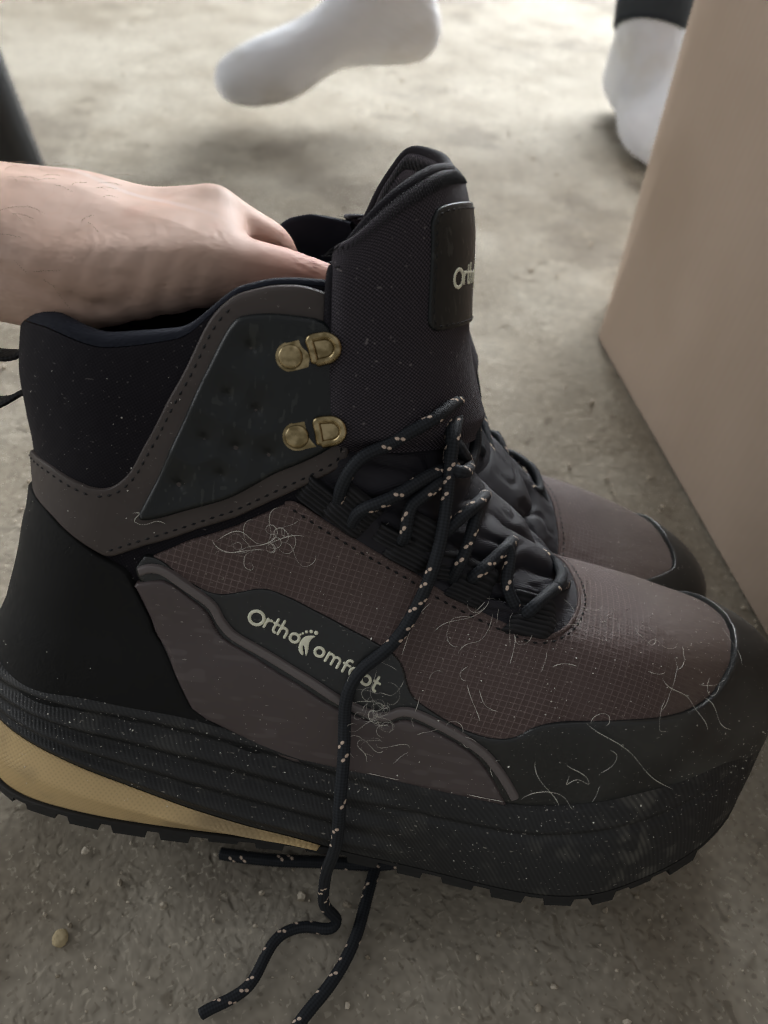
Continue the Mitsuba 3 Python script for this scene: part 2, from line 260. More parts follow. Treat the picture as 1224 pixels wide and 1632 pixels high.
def c_lace(p, n, uv):
    L, q = uv.x, uv.y
    i = dr.floor(L / 4.7)
    at = (i + .5) * 4.7 + 1.2 * (cell_rand(i, 8) - .5)
    q0 = cell_rand(i, 3) * 6.2832
    hit = mi.Float(0)
    for k in (0, 1):
        dl = L - (at - .8 + 1.5 * k)
        dq = q - (q0 + .55 * k)
        dq = dq - 6.2832 * dr.floor(dq / 6.2832 + .5)
        dl = dl - .7 * dq
        hit = dr.maximum(hit, smoothstep(1.2, .85, dr.sqrt(dr.square(dl / .58) + dr.square(dq / .31))))
    braid = .5 + .5 * dr.sin(q * 5 + L * 3.2) * dr.sin(q * 5 - L * 3.2)
    c = mix((.006, .0075, .010), (.020, .024, .030), braid)
    return mix(c, (.66, .52, .42), hit * (.75 + .25 * braid))


def c_web(p, n, uv):
    return mix((.0065, .007, .008), (.020, .020, .023), .5 + .5 * dr.sin(uv.x * 6.2832 / 1.55))


scene['m_ripstop'] = bumped(pr(c_ripstop, .62, specular=.35, sheen=.25), h_ripstop, .00010)
scene['m_knit'] = bumped(pr(c_knit, .9, specular=.2, sheen=.3), h_knit, .00012)
scene['m_mesh'] = bumped(pr(c_mesh, .8, specular=.3, sheen=.4), h_mesh, .00014)
scene['m_synth'] = bumped(pr(c_synth, .55, specular=.4), h_grain, .00006)
scene['m_rim'] = two(pr((.125, .108, .107), .4, specular=.5))  # lighter than the plate: the rim's edge highlight is put into the colour
scene['m_plate'] = two(pr(c_plate, .42, specular=.45))
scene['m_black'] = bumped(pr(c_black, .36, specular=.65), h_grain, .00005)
scene['m_suede'] = bumped(pr((.0105, .011, .0115), .8, specular=.2, sheen=.4), h_grain, .00025)
scene['m_patch'] = two(pr(c_patch, .40, specular=.45))
scene['m_mid'] = bumped(pr(c_mid, .55, specular=.4), h_mid, .00009)
scene['m_tan'] = bumped(pr(c_tan, .6, specular=.35), h_tan, .00022)
scene['m_sole'] = two(pr((.012, .0125, .013), .6, specular=.35))
scene['m_brass'] = bumped({'type': 'principled', 'base_color': proc(c_brass), 'roughness': .26, 'metallic': 1.0}, h_grain, .00004)
scene['m_lace'] = two(pr(c_lace, .7, specular=.3, sheen=.2))
scene['m_web'] = two(pr(c_web, .7, specular=.3))
scene['m_gusset'] = bumped(pr((.017, .0165, .0225), .7, specular=.35, sheen=.6), h_knit, .00026)
scene['m_lining'] = bumped(pr((.011, .013, .021), .9, specular=.2, sheen=.5), h_grain, .00045)
scene['m_letter'] = two(pr((.80, .80, .64), .5))
scene['m_thread'] = two(pr((.006, .006, .007), .8))
scene['m_lint'] = two(pr((.72, .70, .64), .6))


# ------------------------------------------------------------------ helpers for meshes
def emit(key, V, F, bsdf, uv=None, smooth=True, M=None, mm=True, **more):
    """a shape entry; V in millimetres of the boot frame unless mm is False"""
    V = np.asarray(V, float) * (.001 if mm else 1)
    m = trimesh.Trimesh(V, np.asarray(F), process=False)
    d = mikit.ply(m, bsdf, smooth=smooth, uv=uv, **more)
    if M is not None:
        d['to_world'] = T4(M)
    scene[key] = d
    return key


def join(parts):
    V, F, U, k = [], [], [], 0
    for p in parts:
        V.append(p[0]); F.append(np.asarray(p[1]) + k); k += len(p[0])
        U.append(p[2] if len(p) > 2 else np.zeros((len(p[0]), 2)))
    return np.vstack(V), np.vstack(F), np.vstack(U)


def grid_faces(n, m, wrap_n=False, wrap_m=False):
    i, j = np.meshgrid(np.arange(n if wrap_n else n - 1), np.arange(m if wrap_m else m - 1), indexing='ij')
    i2, j2 = (i + 1) % n, (j + 1) % m
    q = lambda a, b: (a * m + b).ravel()
    return np.vstack([np.c_[q(i, j), q(i2, j), q(i2, j2)], np.c_[q(i, j), q(i2, j2), q(i, j2)]])


def smooth_path(pts, step=.6):
    pts = np.asarray(pts, float)
    d = np.r_[0, np.cumsum(np.maximum(np.linalg.norm(np.diff(pts, axis=0), axis=1), 1e-6) ** .6)]
    f = CubicSpline(d, pts)
    q = f(np.linspace(0, d[-1], len(pts) * 40))
    L = np.r_[0, np.cumsum(np.linalg.norm(np.diff(q, axis=0), axis=1))]
    n = max(4, int(L[-1] / step))
    s = np.linspace(0, L[-1], n)
    return np.stack([np.interp(s, L, q[:, k]) for k in range(3)], 1)


def tube(path, r, sides=12, ends=True, rfun=None, flat=1.0, u0=0.0, taper=False):
    """a cord along the path: vertices, faces, uv = (length, angle)"""
    P = np.asarray(path, float)
    n = len(P)
    Tn = np.gradient(P, axis=0)
    Tn /= np.maximum(np.linalg.norm(Tn, axis=1, keepdims=True), 1e-9)
    ref = np.array([0, 0, 1.0]) if abs(Tn[0, 2]) < .9 else np.array([1.0, 0, 0])
    N = np.zeros_like(P)
    v = np.cross(np.cross(Tn[0], ref), Tn[0])
    for i in range(n):
        v = v - Tn[i] * (v @ Tn[i])
        v /= max(np.linalg.norm(v), 1e-9)
        N[i] = v
    B = np.cross(Tn, N)
    L = np.r_[0, np.cumsum(np.linalg.norm(np.diff(P, axis=0), axis=1))] + u0
    th = np.linspace(0, 2 * np.pi, sides + 1)
    if taper:
        r = r * np.clip(np.sin(np.pi * np.linspace(.02, .98, n)) * 2.2, .25, 1) * (.8 + .35 * np.sin(np.linspace(0, 9, n)))
    rr = np.full(n, r, float) if np.isscalar(r) else np.asarray(r, float)
    if ends:
        rr = rr.copy(); rr[0] *= .55; rr[-1] *= .55
    R = rr[:, None] * np.ones(sides + 1)
    if rfun is not None:
        R = R * rfun(L[:, None], th[None])
    V = P[:, None] + R[..., None] * (np.cos(th)[None, :, None] * N[:, None] + flat * np.sin(th)[None, :, None] * B[:, None])
    uv = np.stack(np.broadcast_arrays(L[:, None], th[None]), -1).reshape(-1, 2)
    V = V.reshape(-1, 3)
    F = grid_faces(n, sides + 1)[:, ::-1]
    m = sides + 1
    V = np.vstack([V, P[0], P[-1]])
    uv = np.vstack([uv, [L[0], 0], [L[-1], 0]])
    c0, c1 = len(V) - 2, len(V) - 1
    k = np.arange(sides)
    F = np.vstack([F, np.c_[np.full(sides, c0), k, k + 1], np.c_[np.full(sides, c1), (n - 1) * m + k + 1, (n - 1) * m + k]])
    return V, F, uv


def chaikin(p, n=2, closed=True):
    p = np.asarray(p, float)
    for _ in range(n):
        q = np.roll(p, -1, axis=0) if closed else p[1:]
        b = p if closed else p[:-1]
        c = np.empty((2 * len(b), 2))
        c[0::2], c[1::2] = .75 * b + .25 * q, .25 * b + .75 * q
        p = c if closed else np.vstack([p[:1], c, p[-1:]])
    return p


def at_map(q):
    """(a, t) -> points and normals of the upper"""
    a, t = q[:, 0], np.clip(q[:, 1], 0, 1)
    return S(a, t), frame(a, t)[2]


def densify(ring, mp, step):
    """points along a closed 2-D ring, evenly spaced on the surface"""
    r = np.vstack([ring, ring[:1]])
    span = np.linalg.norm(np.diff(r, axis=0), axis=1)
    most = max(span.sum() / 300, 1e-6)
    r = np.vstack([*(r[i] + (r[i + 1] - r[i]) * (np.arange(k) / k)[:, None] for i, k in enumerate(np.maximum(1, np.ceil(span / most)).astype(int))), r[:1]])
    ring = r[:-1]
    out = []
    P = mp(r)[0]
    d = np.linalg.norm(np.diff(P, axis=0), axis=1)
    for i in range(len(ring)):
        k = max(1, int(round(d[i] / step)))
        out.append(r[i] + (r[i + 1] - r[i]) * (np.arange(k) / k)[:, None])
    q = np.vstack(out)
    P = mp(q)[0]
    keep = [0]
    for i in range(1, len(q)):
        if np.linalg.norm(P[i] - P[keep[-1]]) > step * .55:
            keep.append(i)
    return q[keep]


def inset(q, mp, w, e):
    """moves the ring's points inwards (to the left of its direction) by w mm on the surface"""
    P, n = mp(q)
    tan = np.roll(P, -1, 0) - np.roll(P, 1, 0)
    Pa = (mp(q + [e[0], 0])[0] - mp(q - [e[0], 0])[0]) / (2 * e[0])
    Pt = (mp(q + [0, e[1]])[0] - mp(q - [0, e[1]])[0]) / (2 * e[1])
    sgn = np.sign((np.cross(Pa, Pt) * n).sum(1))[:, None]
    inw = np.cross(n, tan) * sgn
    inw /= np.maximum(np.linalg.norm(inw, axis=1, keepdims=True), 1e-9)
    G = np.stack([(Pa * Pa).sum(1), (Pa * Pt).sum(1), (Pt * Pt).sum(1)], 1)
    b0, b1 = (Pa * inw).sum(1), (Pt * inw).sum(1)
    det = np.maximum(G[:, 0] * G[:, 2] - G[:, 1] ** 2, 1e-9)
    return q + w * np.stack([(G[:, 2] * b0 - G[:, 1] * b1) / det, (G[:, 0] * b1 - G[:, 1] * b0) / det], 1)


def uv_side(P):
    u, v = P[:, 0], P[:, 2] - np.abs(P[:, 1])
    c, s = math.cos(.22), math.sin(.22)
    return np.c_[c * u - s * v, s * u + c * v]


def sheet(poly, mp, nodes, e, th, bevel=.7, step=.8, disp=None, scale=(1, 1), low=-.35, uvf=uv_side):
    """a thin piece that lies on a surface with a rounded edge: the polygon is in the surface's own 2-D coordinates"""
    poly = sg.polygon.orient(poly)
    rows, hs = [], []
    for ring in [poly.exterior, *poly.interiors]:
        q = densify(np.asarray(ring.coords)[:-1], mp, step)
        for w, h in ((0, low), (.06 * bevel, .45 * th + .0), (.35 * bevel, .86 * th), (bevel, th)):
            r = q if w == 0 else inset(q, mp, w, e)
            rows.append(r); hs.append(np.full(len(r), h))
    q = np.vstack(rows); h = np.concatenate(hs)
    ok = contains_xy(poly.buffer(1e-9), q[:, 0], q[:, 1]) | (h == low)
    q, h = q[ok], h[ok]
    if nodes is not None and len(nodes):
        nd = nodes[contains_xy(poly, nodes[:, 0], nodes[:, 1])]
        if len(nd):
            far = cKDTree(mp(q)[0]).query(mp(nd)[0])[0] > max(.9 * step, .5)
            q = np.vstack([q, nd[far]]); h = np.r_[h, np.full(far.sum(), th)]
    tri = Delaunay(q * np.asarray(scale)).simplices
    c = q[tri].mean(1)
    tri = tri[contains_xy(poly, c[:, 0], c[:, 1])]
    P, n = mp(q)
    if disp is not None:
        h = h + disp(q, P) * (h > low + .01)
    V = P + n * h[:, None]
    fn = np.cross(V[tri[:, 1]] - V[tri[:, 0]], V[tri[:, 2]] - V[tri[:, 0]])
    flip = (fn * n[tri].mean(1)).sum(1) < 0
    tri[flip] = tri[flip][:, ::-1]
    return V, tri, uvf(P)


_ga, _gt = np.meshgrid(np.linspace(-1.35, 1.35, 700), np.linspace(.004, .996, 120), indexing='ij')
NODES = np.c_[_ga.ravel(), _gt.ravel()]
E_AT = (1e-3, 1e-3)


def split_long(p, most=.05):
    p = np.asarray(p, float)
    q = np.vstack([p, p[:1]])
    k = np.maximum(1, np.ceil(np.linalg.norm(np.diff(q, axis=0), axis=1) / most)).astype(int)
    return np.vstack([q[i] + (q[i + 1] - q[i]) * (np.arange(n) / n)[:, None] for i, n in enumerate(k)])


def panel(pts, th, smooth=2, **k):
    pts = split_long(pts)
    return sheet(sg.Polygon(chaikin(pts, smooth)).buffer(0), at_map, NODES, E_AT, th, scale=(160, 130), **k)


def mirror_at(pts):
    p = np.asarray(pts, float)[::-1].copy()
    p[:, 0] *= -1
    return p


# (x, z) of the boot's outer side -> (a, t), by Newton steps
_sa, _st = np.meshgrid(np.linspace(-.93, -.1, 120), np.linspace(.01, .99, 90), indexing='ij')
_SP = S(_sa, _st).reshape(-1, 3)
_STREE = cKDTree(_SP[:, [0, 2]])


def at_of_xz(x, z):
    i = _STREE.query(np.c_[x, z])[1]
    a, t = _sa.ravel()[i].copy(), _st.ravel()[i].copy()
    for _ in range(6):
        Pa, Pt, _n = frame(a, t)
        P = S(a, t)
        rx, rz = x - P[:, 0], z - P[:, 2]
        det = Pa[:, 0] * Pt[:, 2] - Pa[:, 2] * Pt[:, 0]
        a = np.clip(a + (rx * Pt[:, 2] - rz * Pt[:, 0]) / det, -.97, -.05)
        t = np.clip(t + (Pa[:, 0] * rz - Pa[:, 2] * rx) / det, 0, 1)
    return np.c_[a, t]


def along(at_list, th, off, smooth=1, closed=False):
    """an even 3-D path on the upper, off mm inside the line (left of its direction), raised th"""
    q = chaikin(at_list, smooth, closed)
    P, n = at_map(q)
    tan = np.gradient(P, axis=0)
    side = np.cross(n, tan); side /= np.maximum(np.linalg.norm(side, axis=1, keepdims=True), 1e-9)
    return P + side * off + n * th, n


def stitches(path, nrm, length=1.9, gap=1.2, w=.8, hgt=.45):
    """a row of small thread dashes"""
    L = np.r_[0, np.cumsum(np.linalg.norm(np.diff(path, axis=0), axis=1))]
    out = []
    for s in np.arange(.5, L[-1] - length, length + gap):
        p0, p1 = (np.array([np.interp(x, L, path[:, k]) for k in range(3)]) for x in (s, s + length))
        n = np.array([np.interp(s, L, nrm[:, k]) for k in range(3)])
        d = p1 - p0
        b = np.cross(n, d); b *= w / 2 / max(np.linalg.norm(b), 1e-9)
        m = (p0 + p1) / 2
        V = np.array([p0, m + b, p1, m - b, m + n * hgt, m - n * .3, (p0 * .7 + p1 * .3) + b * .95, (p0 * .7 + p1 * .3) - b * .95])
        out.append((V, np.array([[0, 4, 6], [6, 4, 1], [1, 4, 2], [2, 4, 3], [3, 4, 7], [7, 4, 0]])))
    return out
# ------------------------------------------------------------------ the boot
BOOT = 'hiking_boot'
thread = []


def bpart(name, mesh, bsdf, **k):
    key, n = f'{BOOT}__{name}', 1
    while key in scene:
        key = f'{BOOT}__{name}_{n:03d}'; n += 1
    emit(key, mesh[0], mesh[1], bsdf, uv=mesh[2] if len(mesh) > 2 else None, M=A, **k)
    return key


# black knitted shell with its padded collar
_t = np.linspace(0, 1, 110)
_aa = np.linspace(-1, 1, 300, endpoint=False)
AA_, TT_ = np.meshgrid(_aa, _t, indexing='ij')
P_, n_ = S(AA_, TT_), frame(AA_, TT_)[2]
pad = (2.4 - 1.7 * _sm(.8, .95, np.abs(AA_))) * np.sin(np.pi * np.clip((TT_ - .70) / .31, 0, 1)) ** .8 * _sm(.50, .66, np.abs(AA_))
V_ = (P_ + n_ * pad[..., None])
F_ = grid_faces(300, 110, wrap_n=True)
_keep = ~((np.abs(AA_.ravel()[F_]).max(1) < .285) & (TT_.ravel()[F_].min(1) > .80))
bpart('collar_shell', (V_.reshape(-1, 3), F_[_keep], uv_side(P_.reshape(-1, 3))), 'm_knit')

# lining: rolled rim and inner wall
def lining():
    a = np.linspace(.285, 2 - .285, 240)
    rows = []
    back = np.clip((np.abs((a + 1) % 2 - 1) - .42) / .2, 0, 1)
    back = back * back * (3 - 2 * back)
    rad = 2.0 + 2.6 * back
    P, n = S(a, np.ones_like(a)), frame(a, np.ones_like(a))[2]
    n[:, 2] = 0; n /= np.linalg.norm(n, axis=1, keepdims=True)
    up = np.array([0, 0, 1.0])
    for q in np.linspace(0, 1, 10):
        an = math.pi * (1 - q) * 1.15 - .47
        rows.append(P - n * rad[:, None] + (-n * -1 * (math.cos(math.pi - math.pi * (1 - q))) * -1) * 0 + n * (math.cos(math.pi * q) * rad)[:, None] + up * ((math.sin(math.pi * q) * rad * .9) + .2)[:, None])
    for t in np.linspace(.985, .05, 26):
        tt = np.full_like(a, t)
        Q, m = S(a, tt), frame(a, tt)[2]
        m[:, 2] *= .3
        rows.append(Q - m * (2 * rad * (1 - .25 * (1 - t)) + .3 * math.sin(t * 30))[:, None])
    V = np.stack(rows, 1)
    N, Mw = V.shape[:2]
    F = grid_faces(N, Mw)
    V = V.reshape(-1, 3)
    c = V.reshape(N, Mw, 3)[:, -1].mean(0)
    V = np.vstack([V, c])
    i = np.arange(N)
    F = np.vstack([F, np.c_[i * Mw + Mw - 1, ((i + 1) % N) * Mw + Mw - 1, np.full(N, len(V) - 1)]])
    return V, F, uv_side(V)


bpart('lining', lining(), 'm_lining')

# gathered gusset in the throat
THROAT = chaikin(np.vstack([SURF['vamp'][7:], mirror_at(SURF['vamp'][7:])]), 1)
THROAT = np.vstack([THROAT, [[.35, .88], [-.35, .88]]])


def gusset():
    a, t = np.meshgrid(np.linspace(-.42, .42, 150), np.linspace(.37, .88, 190), indexing='ij')
    P, n = S(a, t), frame(a, t)[2]
    w = np.sin(np.pi * np.clip((t - .37) / .51, 0, 1)) ** .5 * (1 - _sm(.27, .42, np.abs(a)) * .75)
    q = np.stack([a * 9, t * 16, 0 * a], -1)
    ph = t * 62 + 9.0 * meshkit.fbm(q * .55, 3, 5) - np.abs(a) * 16 + a * 9
    hole = sg.Polygon(THROAT * [160, 130])
    rim_ = hole.exterior
    qq = np.c_[a.ravel() * 160, t.ravel() * 130]
    import shapely
    dist = shapely.distance(shapely.points(qq), rim_) * np.where(contains_xy(hole, qq[:, 0], qq[:, 1]), 1, -1)
    dist = dist.reshape(a.shape)
    w = w * _sm(-1, 9, dist)
    h = .7 - 2.2 * _sm(0, -3, dist) + w * (4.6 * np.abs(np.sin(ph / 2)) ** .55 - .8 + 2.6 * (meshkit.fbm(q * 1.3, 3, 2) - .5) - 1.6 * np.exp(-((meshkit.fbm(q * .9 + 7, 2, 9) - .5) / .035) ** 2))
    V = (P + n * h[..., None]).reshape(-1, 3)
    return V, grid_faces(150, 190), np.c_[uv_side(P.reshape(-1, 3))]


bpart('gusset', gusset(), 'm_gusset')

# brown ripstop vamp, one piece round the front
vl = np.array(SURF['vamp'])
vamp = np.vstack([vl, mirror_at(vl[:-1])])
def creases(q, P):
    return .55 * np.exp(-((P[:, 0] - 213 + .25 * (P[:, 2] - 60)) / 5) ** 2) * -1 + .8 * (meshkit.fbm(P / 22.0, 3, 4) - .5)
bpart('vamp', panel(vamp, 1.1, 2, disp=creases), 'm_ripstop')
thr = along(SURF['vamp'][7:] + mirror_at(SURF['vamp'][7:-1]).tolist(), 1.45, -1.9, 2)
thread.append(thr)
_p, _n = along(SURF['vamp'][6:] + mirror_at(SURF['vamp'][6:-1]).tolist(), .75, 0.1, 2)
bpart('throat_binding', tube(_p[::1], .75, 8), 'm_ripstop')

# black rand: logo band running into the toe cap
rl = np.array(SURF['rand'])
rm_ = mirror_at(rl)
rm_[:, 1] += .15 * _sm(.04, .2, rm_[:, 0]) * _sm(.56, .40, rm_[:, 0])
rand, rand_left = np.vstack([rl, mirror_at(rl)]), np.vstack([rl, rm_])
def toe_bulge(q, P):
    return 1.1 * _sm(225, 262, P[:, 0]) * _sm(0, .10, q[:, 1])
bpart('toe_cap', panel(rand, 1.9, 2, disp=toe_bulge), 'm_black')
CAP_LEFT = panel(rand_left, 1.9, 2, disp=toe_bulge)

# black heel counter, wrapping round the back
hl = np.array(SURF['heel'])
back = np.array([[-.90, .664], [-.96, .655], [-1.0, .652], [-1.04, .655], [-1.10, .664]])
hm = mirror_at(hl); hm[:, 0] -= 2
bpart('heel_counter', panel(np.vstack([hl, back, hm]), 2.4, 2), 'm_suede')

# brown ankle overlay on either side
ov = np.array(SURF['ankle'])
for side in (ov, mirror_at(ov)):
    bpart('ankle_overlay', panel(side, 2.2, 2, bevel=.9), 'm_synth')
    q0 = side if side is ov else side
i0 = list(range(3, 12))
p_, n_2 = along(SURF['ankle'][3:12], 2.25, -2.4, 2); thread.append((p_, n_2))
p_, n_2 = along(SURF['ankle'][18:26], 2.25, -2.4, 2); thread.append((p_, n_2))
p_, n_2 = along(SURF['ankle'][0:4], 2.25, -2.4, 2); thread.append((p_, n_2))

# black rubber patch with dimples
dim = np.array(SURF['dimples'])
DP = S(dim[:, 0], dim[:, 1])
def pillow(q, P, sgn=1):
    D = DP * np.array([1, sgn, 1])
    d = np.linalg.norm(P[:, None] - D[None], axis=2)
    h = 1.7 * (1 - np.exp(-(np.min(d, 1) / 6.5) ** 2)) - 1.0 * np.exp(-(d / 1.6) ** 2).sum(1)
    return h + .5 * (meshkit.fbm(P / 9.0, 2, 8) - .5)
pt = np.array(SURF['patch'])
fine = np.stack(np.meshgrid(np.linspace(-.68, -.27, 220), np.linspace(.64, .985, 110), indexing='ij'), -1).reshape(-1, 2)
for sgn, side in ((1, pt), (-1, mirror_at(pt))):
    nd = fine * np.array([sgn, 1])
    bpart('ankle_patch', sheet(sg.Polygon(chaikin(side, 2)).buffer(0), at_map, nd, E_AT, 3.1, bevel=1.5, scale=(160, 130), disp=lambda q, P: pillow(q, P, sgn) * _sm(0, 1, 1.0)), 'm_patch')

# moulded side plate with a raised rim
pl = np.array(SURF['plate'])
rm = np.array(SURF['rim'])
for side, rim in ((pl, rm), (mirror_at(pl), mirror_at(rm))):
    bpart('side_plate', panel(side, 2.9, 1, bevel=1.2), 'm_plate')
    line = sg.LineString(chaikin(rim, 1, False) * [160, 130])
    q = chaikin(rim, 1, False)
    P, n = at_map(q)
    # a flat-topped band following the rim line
    path = smooth_path(P + n * 2.3, .8)
    tri = cKDTree(P)
    nn = n[tri.query(path)[1]]
    for _ in range(3):
        nn[1:-1] = (nn[:-2] + nn[1:-1] + nn[2:]) / 3
    nn /= np.linalg.norm(nn, axis=1, keepdims=True)
    tan = np.gradient(path, axis=0); tan /= np.linalg.norm(tan, axis=1, keepdims=True)
    sd = np.cross(nn, tan)
    prof = np.array([(-1.7, -2.2), (-1.6, .5), (-1.3, 1.1), (-.8, 1.35), (.5, 1.3), (1.0, 1.05), (1.3, .5), (1.4, -2.2)])
    V = (path[:, None] + sd[:, None] * prof[None, :, 0, None] + nn[:, None] * prof[None, :, 1, None]).reshape(-1, 3)
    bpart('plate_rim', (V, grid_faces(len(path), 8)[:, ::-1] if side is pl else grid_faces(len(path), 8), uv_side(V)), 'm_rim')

# ------------------------------------------------------------------ lettering
def ring(x, y, r, w):
    return sg.Point(x, y).buffer(r + w / 2, 24).difference(sg.Point(x, y).buffer(r - w / 2, 24))


def line(*p, w=.2):
    return sg.LineString(p).buffer(w / 2, 8)


def arc(x, y, r, a0, a1, w=.2, n=24):
    t = np.radians(np.linspace(a0, a1, n))
    return sg.LineString(np.c_[x + r * np.cos(t), y + r * np.sin(t)]).buffer(w / 2, 8)


def glyphs():
    """the printed word, one shape per letter; unit = the height of the capital O, the small letters' middle line is y = 0"""
    o = lambda x: ring(x, 0, .245, .19)
    G = [('O', ring(0, .0, .395, .21)),
         ('r', union_all([line((.57, .25), (.57, -.26), w=.18), arc(.80, .02, .22, 90, 165, .18)])),
         ('t', union_all([line((1.08, .50), (1.08, -.12), w=.18), arc(1.24, -.10, .16, 180, 275, .18), line((.96, .22), (1.28, .22), w=.16)])),
         ('h', union_all([line((1.42, .58), (1.42, -.26), w=.18), arc(1.62, .03, .20, 0, 180, .18), line((1.82, .03), (1.82, -.26), w=.18)])),
         ('o', o(2.32))]
    foot = np.array([(560, 200), (520, 196), (480, 205), (450, 235), (434, 275), (433, 310), (445, 335), (465, 350), (471, 330), (466, 300), (470, 262), (480, 300), (479, 330), (485, 356), (500, 330), (508, 300), (510, 270), (520, 240), (540, 220), (558, 211)], float)
    dots = [(453, 192, 9.5), (471, 183, 10.5), (497, 172, 13), (531, 170, 15), (565, 180, 17)]
    th = math.radians(30.7)
    def tr(p):
        p = (np.atleast_2d(p) - [500, 270]) / 130
        return np.c_[p[:, 0] * math.cos(th) + p[:, 1] * math.sin(th), p[:, 0] * math.sin(th) - p[:, 1] * math.cos(th)] + [3.12, .0]
    G.append(('foot', union_all([sg.Polygon(chaikin(tr(foot), 1)).buffer(0), *[sg.Point(*tr(d[:2])[0]).buffer(d[2] / 130) for d in dots]])))
    G += [('o', o(3.86)),
          ('m', union_all([line((4.35, .25), (4.35, -.26), w=.18), arc(4.53, .07, .18, 0, 180, .17), line((4.71, .07), (4.71, -.26), w=.17), arc(4.89, .07, .18, 0, 180, .17), line((5.07, .07), (5.07, -.26), w=.18)])),
          ('f', union_all([line((5.42, .28), (5.42, -.26), w=.18), arc(5.60, .30, .18, 70, 180, .18), line((5.29, .18), (5.66, .18), w=.16)])),
          ('o', o(6.02)), ('o', o(6.72)),
          ('t', union_all([line((7.25, .50), (7.25, -.12), w=.18), arc(7.41, -.10, .16, 180, 275, .18), line((7.12, .22), (7.47, .22), w=.16)]))]
    return G


la = np.array(SURF['label'])
L0, L1 = S(la[:, 0], la[:, 1])
_d = (L1 - L0)[[0, 2]]
UNIT = np.linalg.norm(_d) / 7.33
_ang = math.atan2(_d[1], _d[0])
_off = (.54 * 1.0)


def text_map(q):
    u, v = q[:, 0] * UNIT, q[:, 1] * UNIT
    x = LO[0] + u * math.cos(_ang) - v * math.sin(_ang)
    z = LO[1] + u * math.sin(_ang) + v * math.cos(_ang)
    return at_map(at_of_xz(x, z))


_mid = np.array(SURF['letter_mid'])
LO = S(_mid[:1], _mid[1:])[0][[0, 2]]
LET = []
for name, g in glyphs():
    for piece in getattr(g, 'geoms', [g]):
        LET.append(sheet(piece, text_map, None, (1e-3, 1e-3), 2.35, bevel=.25, step=.35, low=1.5))
bpart('lettering', join(LET), 'm_letter')

# ------------------------------------------------------------------ sole
def ztan(x):
    """height of the tan wedge's upper edge as a fraction of the side wall"""
    return np.interp(x, [5, 20, 46, 70, 92, 116, 142, 150], [.64, .585, .47, .345, .225, .115, .015, 0.0])


NG = 640
_g = np.linspace(-1, 1, NG, endpoint=False)
_k = _SOF(_g)
GX = _k[:, 0]
GL = np.r_[0, np.cumsum(np.linalg.norm(np.diff(_k[:, :3], axis=0), axis=1))]
HT = ztan(GX)
OUT = sole_out(_g)
def midsole():
    rows, uvs = [], []
    m = 46
    hs = np.linspace(0, 1, m)
    for q in hs:
        h = HT + (1 - HT) * q
        P = sole_pt(_g, h)
        rear = _sm(178, 120, GX) * 1.0
        wav = 1.7 * np.sin(2 * np.pi * (q * 3.7 + .05 - .0022 * GX)) * _sm(.03, .14, q) * _sm(.97, .80, q) * rear * _sm(10, 45, GX)
        grv = -1.0 * np.exp(-((q - (.70 + .0006 * (GX - 240))) / .035) ** 2) * (1 - rear) * _sm(300, 230, GX)
        bulge = (2.4 - .6 * _sm(230, 285, GX)) * np.sin(np.pi * np.clip(q * .86 + .12, 0, 1)) ** .8
        lip = -1.7 * _sm(.94, 1.0, q)
        rows.append(P + OUT * (bulge + wav + grv + lip)[:, None])
        uvs.append(np.c_[GL, q * 38 + 0 * GL])
    P = sole_pt(_g, np.ones(NG))
    for w, dz in ((3.5, .1), (6.5, -2.5)):   # the lip turns in under the upper
        rows.append(P - OUT * w + [0, 0, dz]); uvs.append(np.c_[GL, np.full(NG, 40.0)])
    P0 = sole_pt(_g, HT)
    rows.insert(0, P0 - OUT * 4 + [0, 0, .3]); uvs.insert(0, np.c_[GL, np.full(NG, -2.0)])
    V = np.stack(rows, 1); U = np.stack(uvs, 1)
    return V.reshape(-1, 3), grid_faces(NG, V.shape[1], wrap_n=True), U.reshape(-1, 2)


def wedge():
    rows, uvs = [], []
    for q in np.linspace(0, 1, 16):
        P = sole_pt(_g, HT * q)
        pr_ = -.6 + 4.4 * np.minimum(q / .55, 1) * (HT > .004) - 3.0 * _sm(.5, 1.0, q)
        pr_ = np.where(HT > .03, pr_, -1.5 + 1.0 * HT / .03)
        rows.append(P + OUT * pr_[:, None]); uvs.append(np.c_[GL, q * HT * 50])
    rows.append(sole_pt(_g, HT) - OUT * 8 + [0, 0, 1]); uvs.append(np.c_[GL, HT * 50])
    rows.insert(0, sole_pt(_g, 0 * HT) - OUT * 8); uvs.insert(0, np.c_[GL, 0 * GL])
    V = np.stack(rows, 1); U = np.stack(uvs, 1)
    F = grid_faces(NG, V.shape[1], wrap_n=True)
    keep = (GX[(F // V.shape[1])].max(1) < 152)
    return V.reshape(-1, 3), F[keep], U.reshape(-1, 2)


bpart('midsole', midsole(), 'm_mid')
bpart('heel_wedge', wedge(), 'm_tan')


def outsole():
    rows = []
    for w, dz in ((-6, .6), (.2, .5), (.9, 0), (.9, -1.4), (.2, -1.9), (-6, -2.0)):
        rows.append(_k[:, :3] + OUT * w + [0, 0, dz])
    V = np.stack(rows, 1)
    F = grid_faces(NG, 6, wrap_n=True)
    V = V.reshape(-1, 3)
    n0 = len(V)
    V = np.vstack([V, [[150, 0, -2.0]]])
    i = np.arange(NG)
    return V, np.vstack([F, np.c_[i * 6 + 5, ((i + 1) % NG) * 6 + 5, np.full(NG, n0)]])


okey = bpart('outsole', outsole(), 'm_sole', smooth=40)


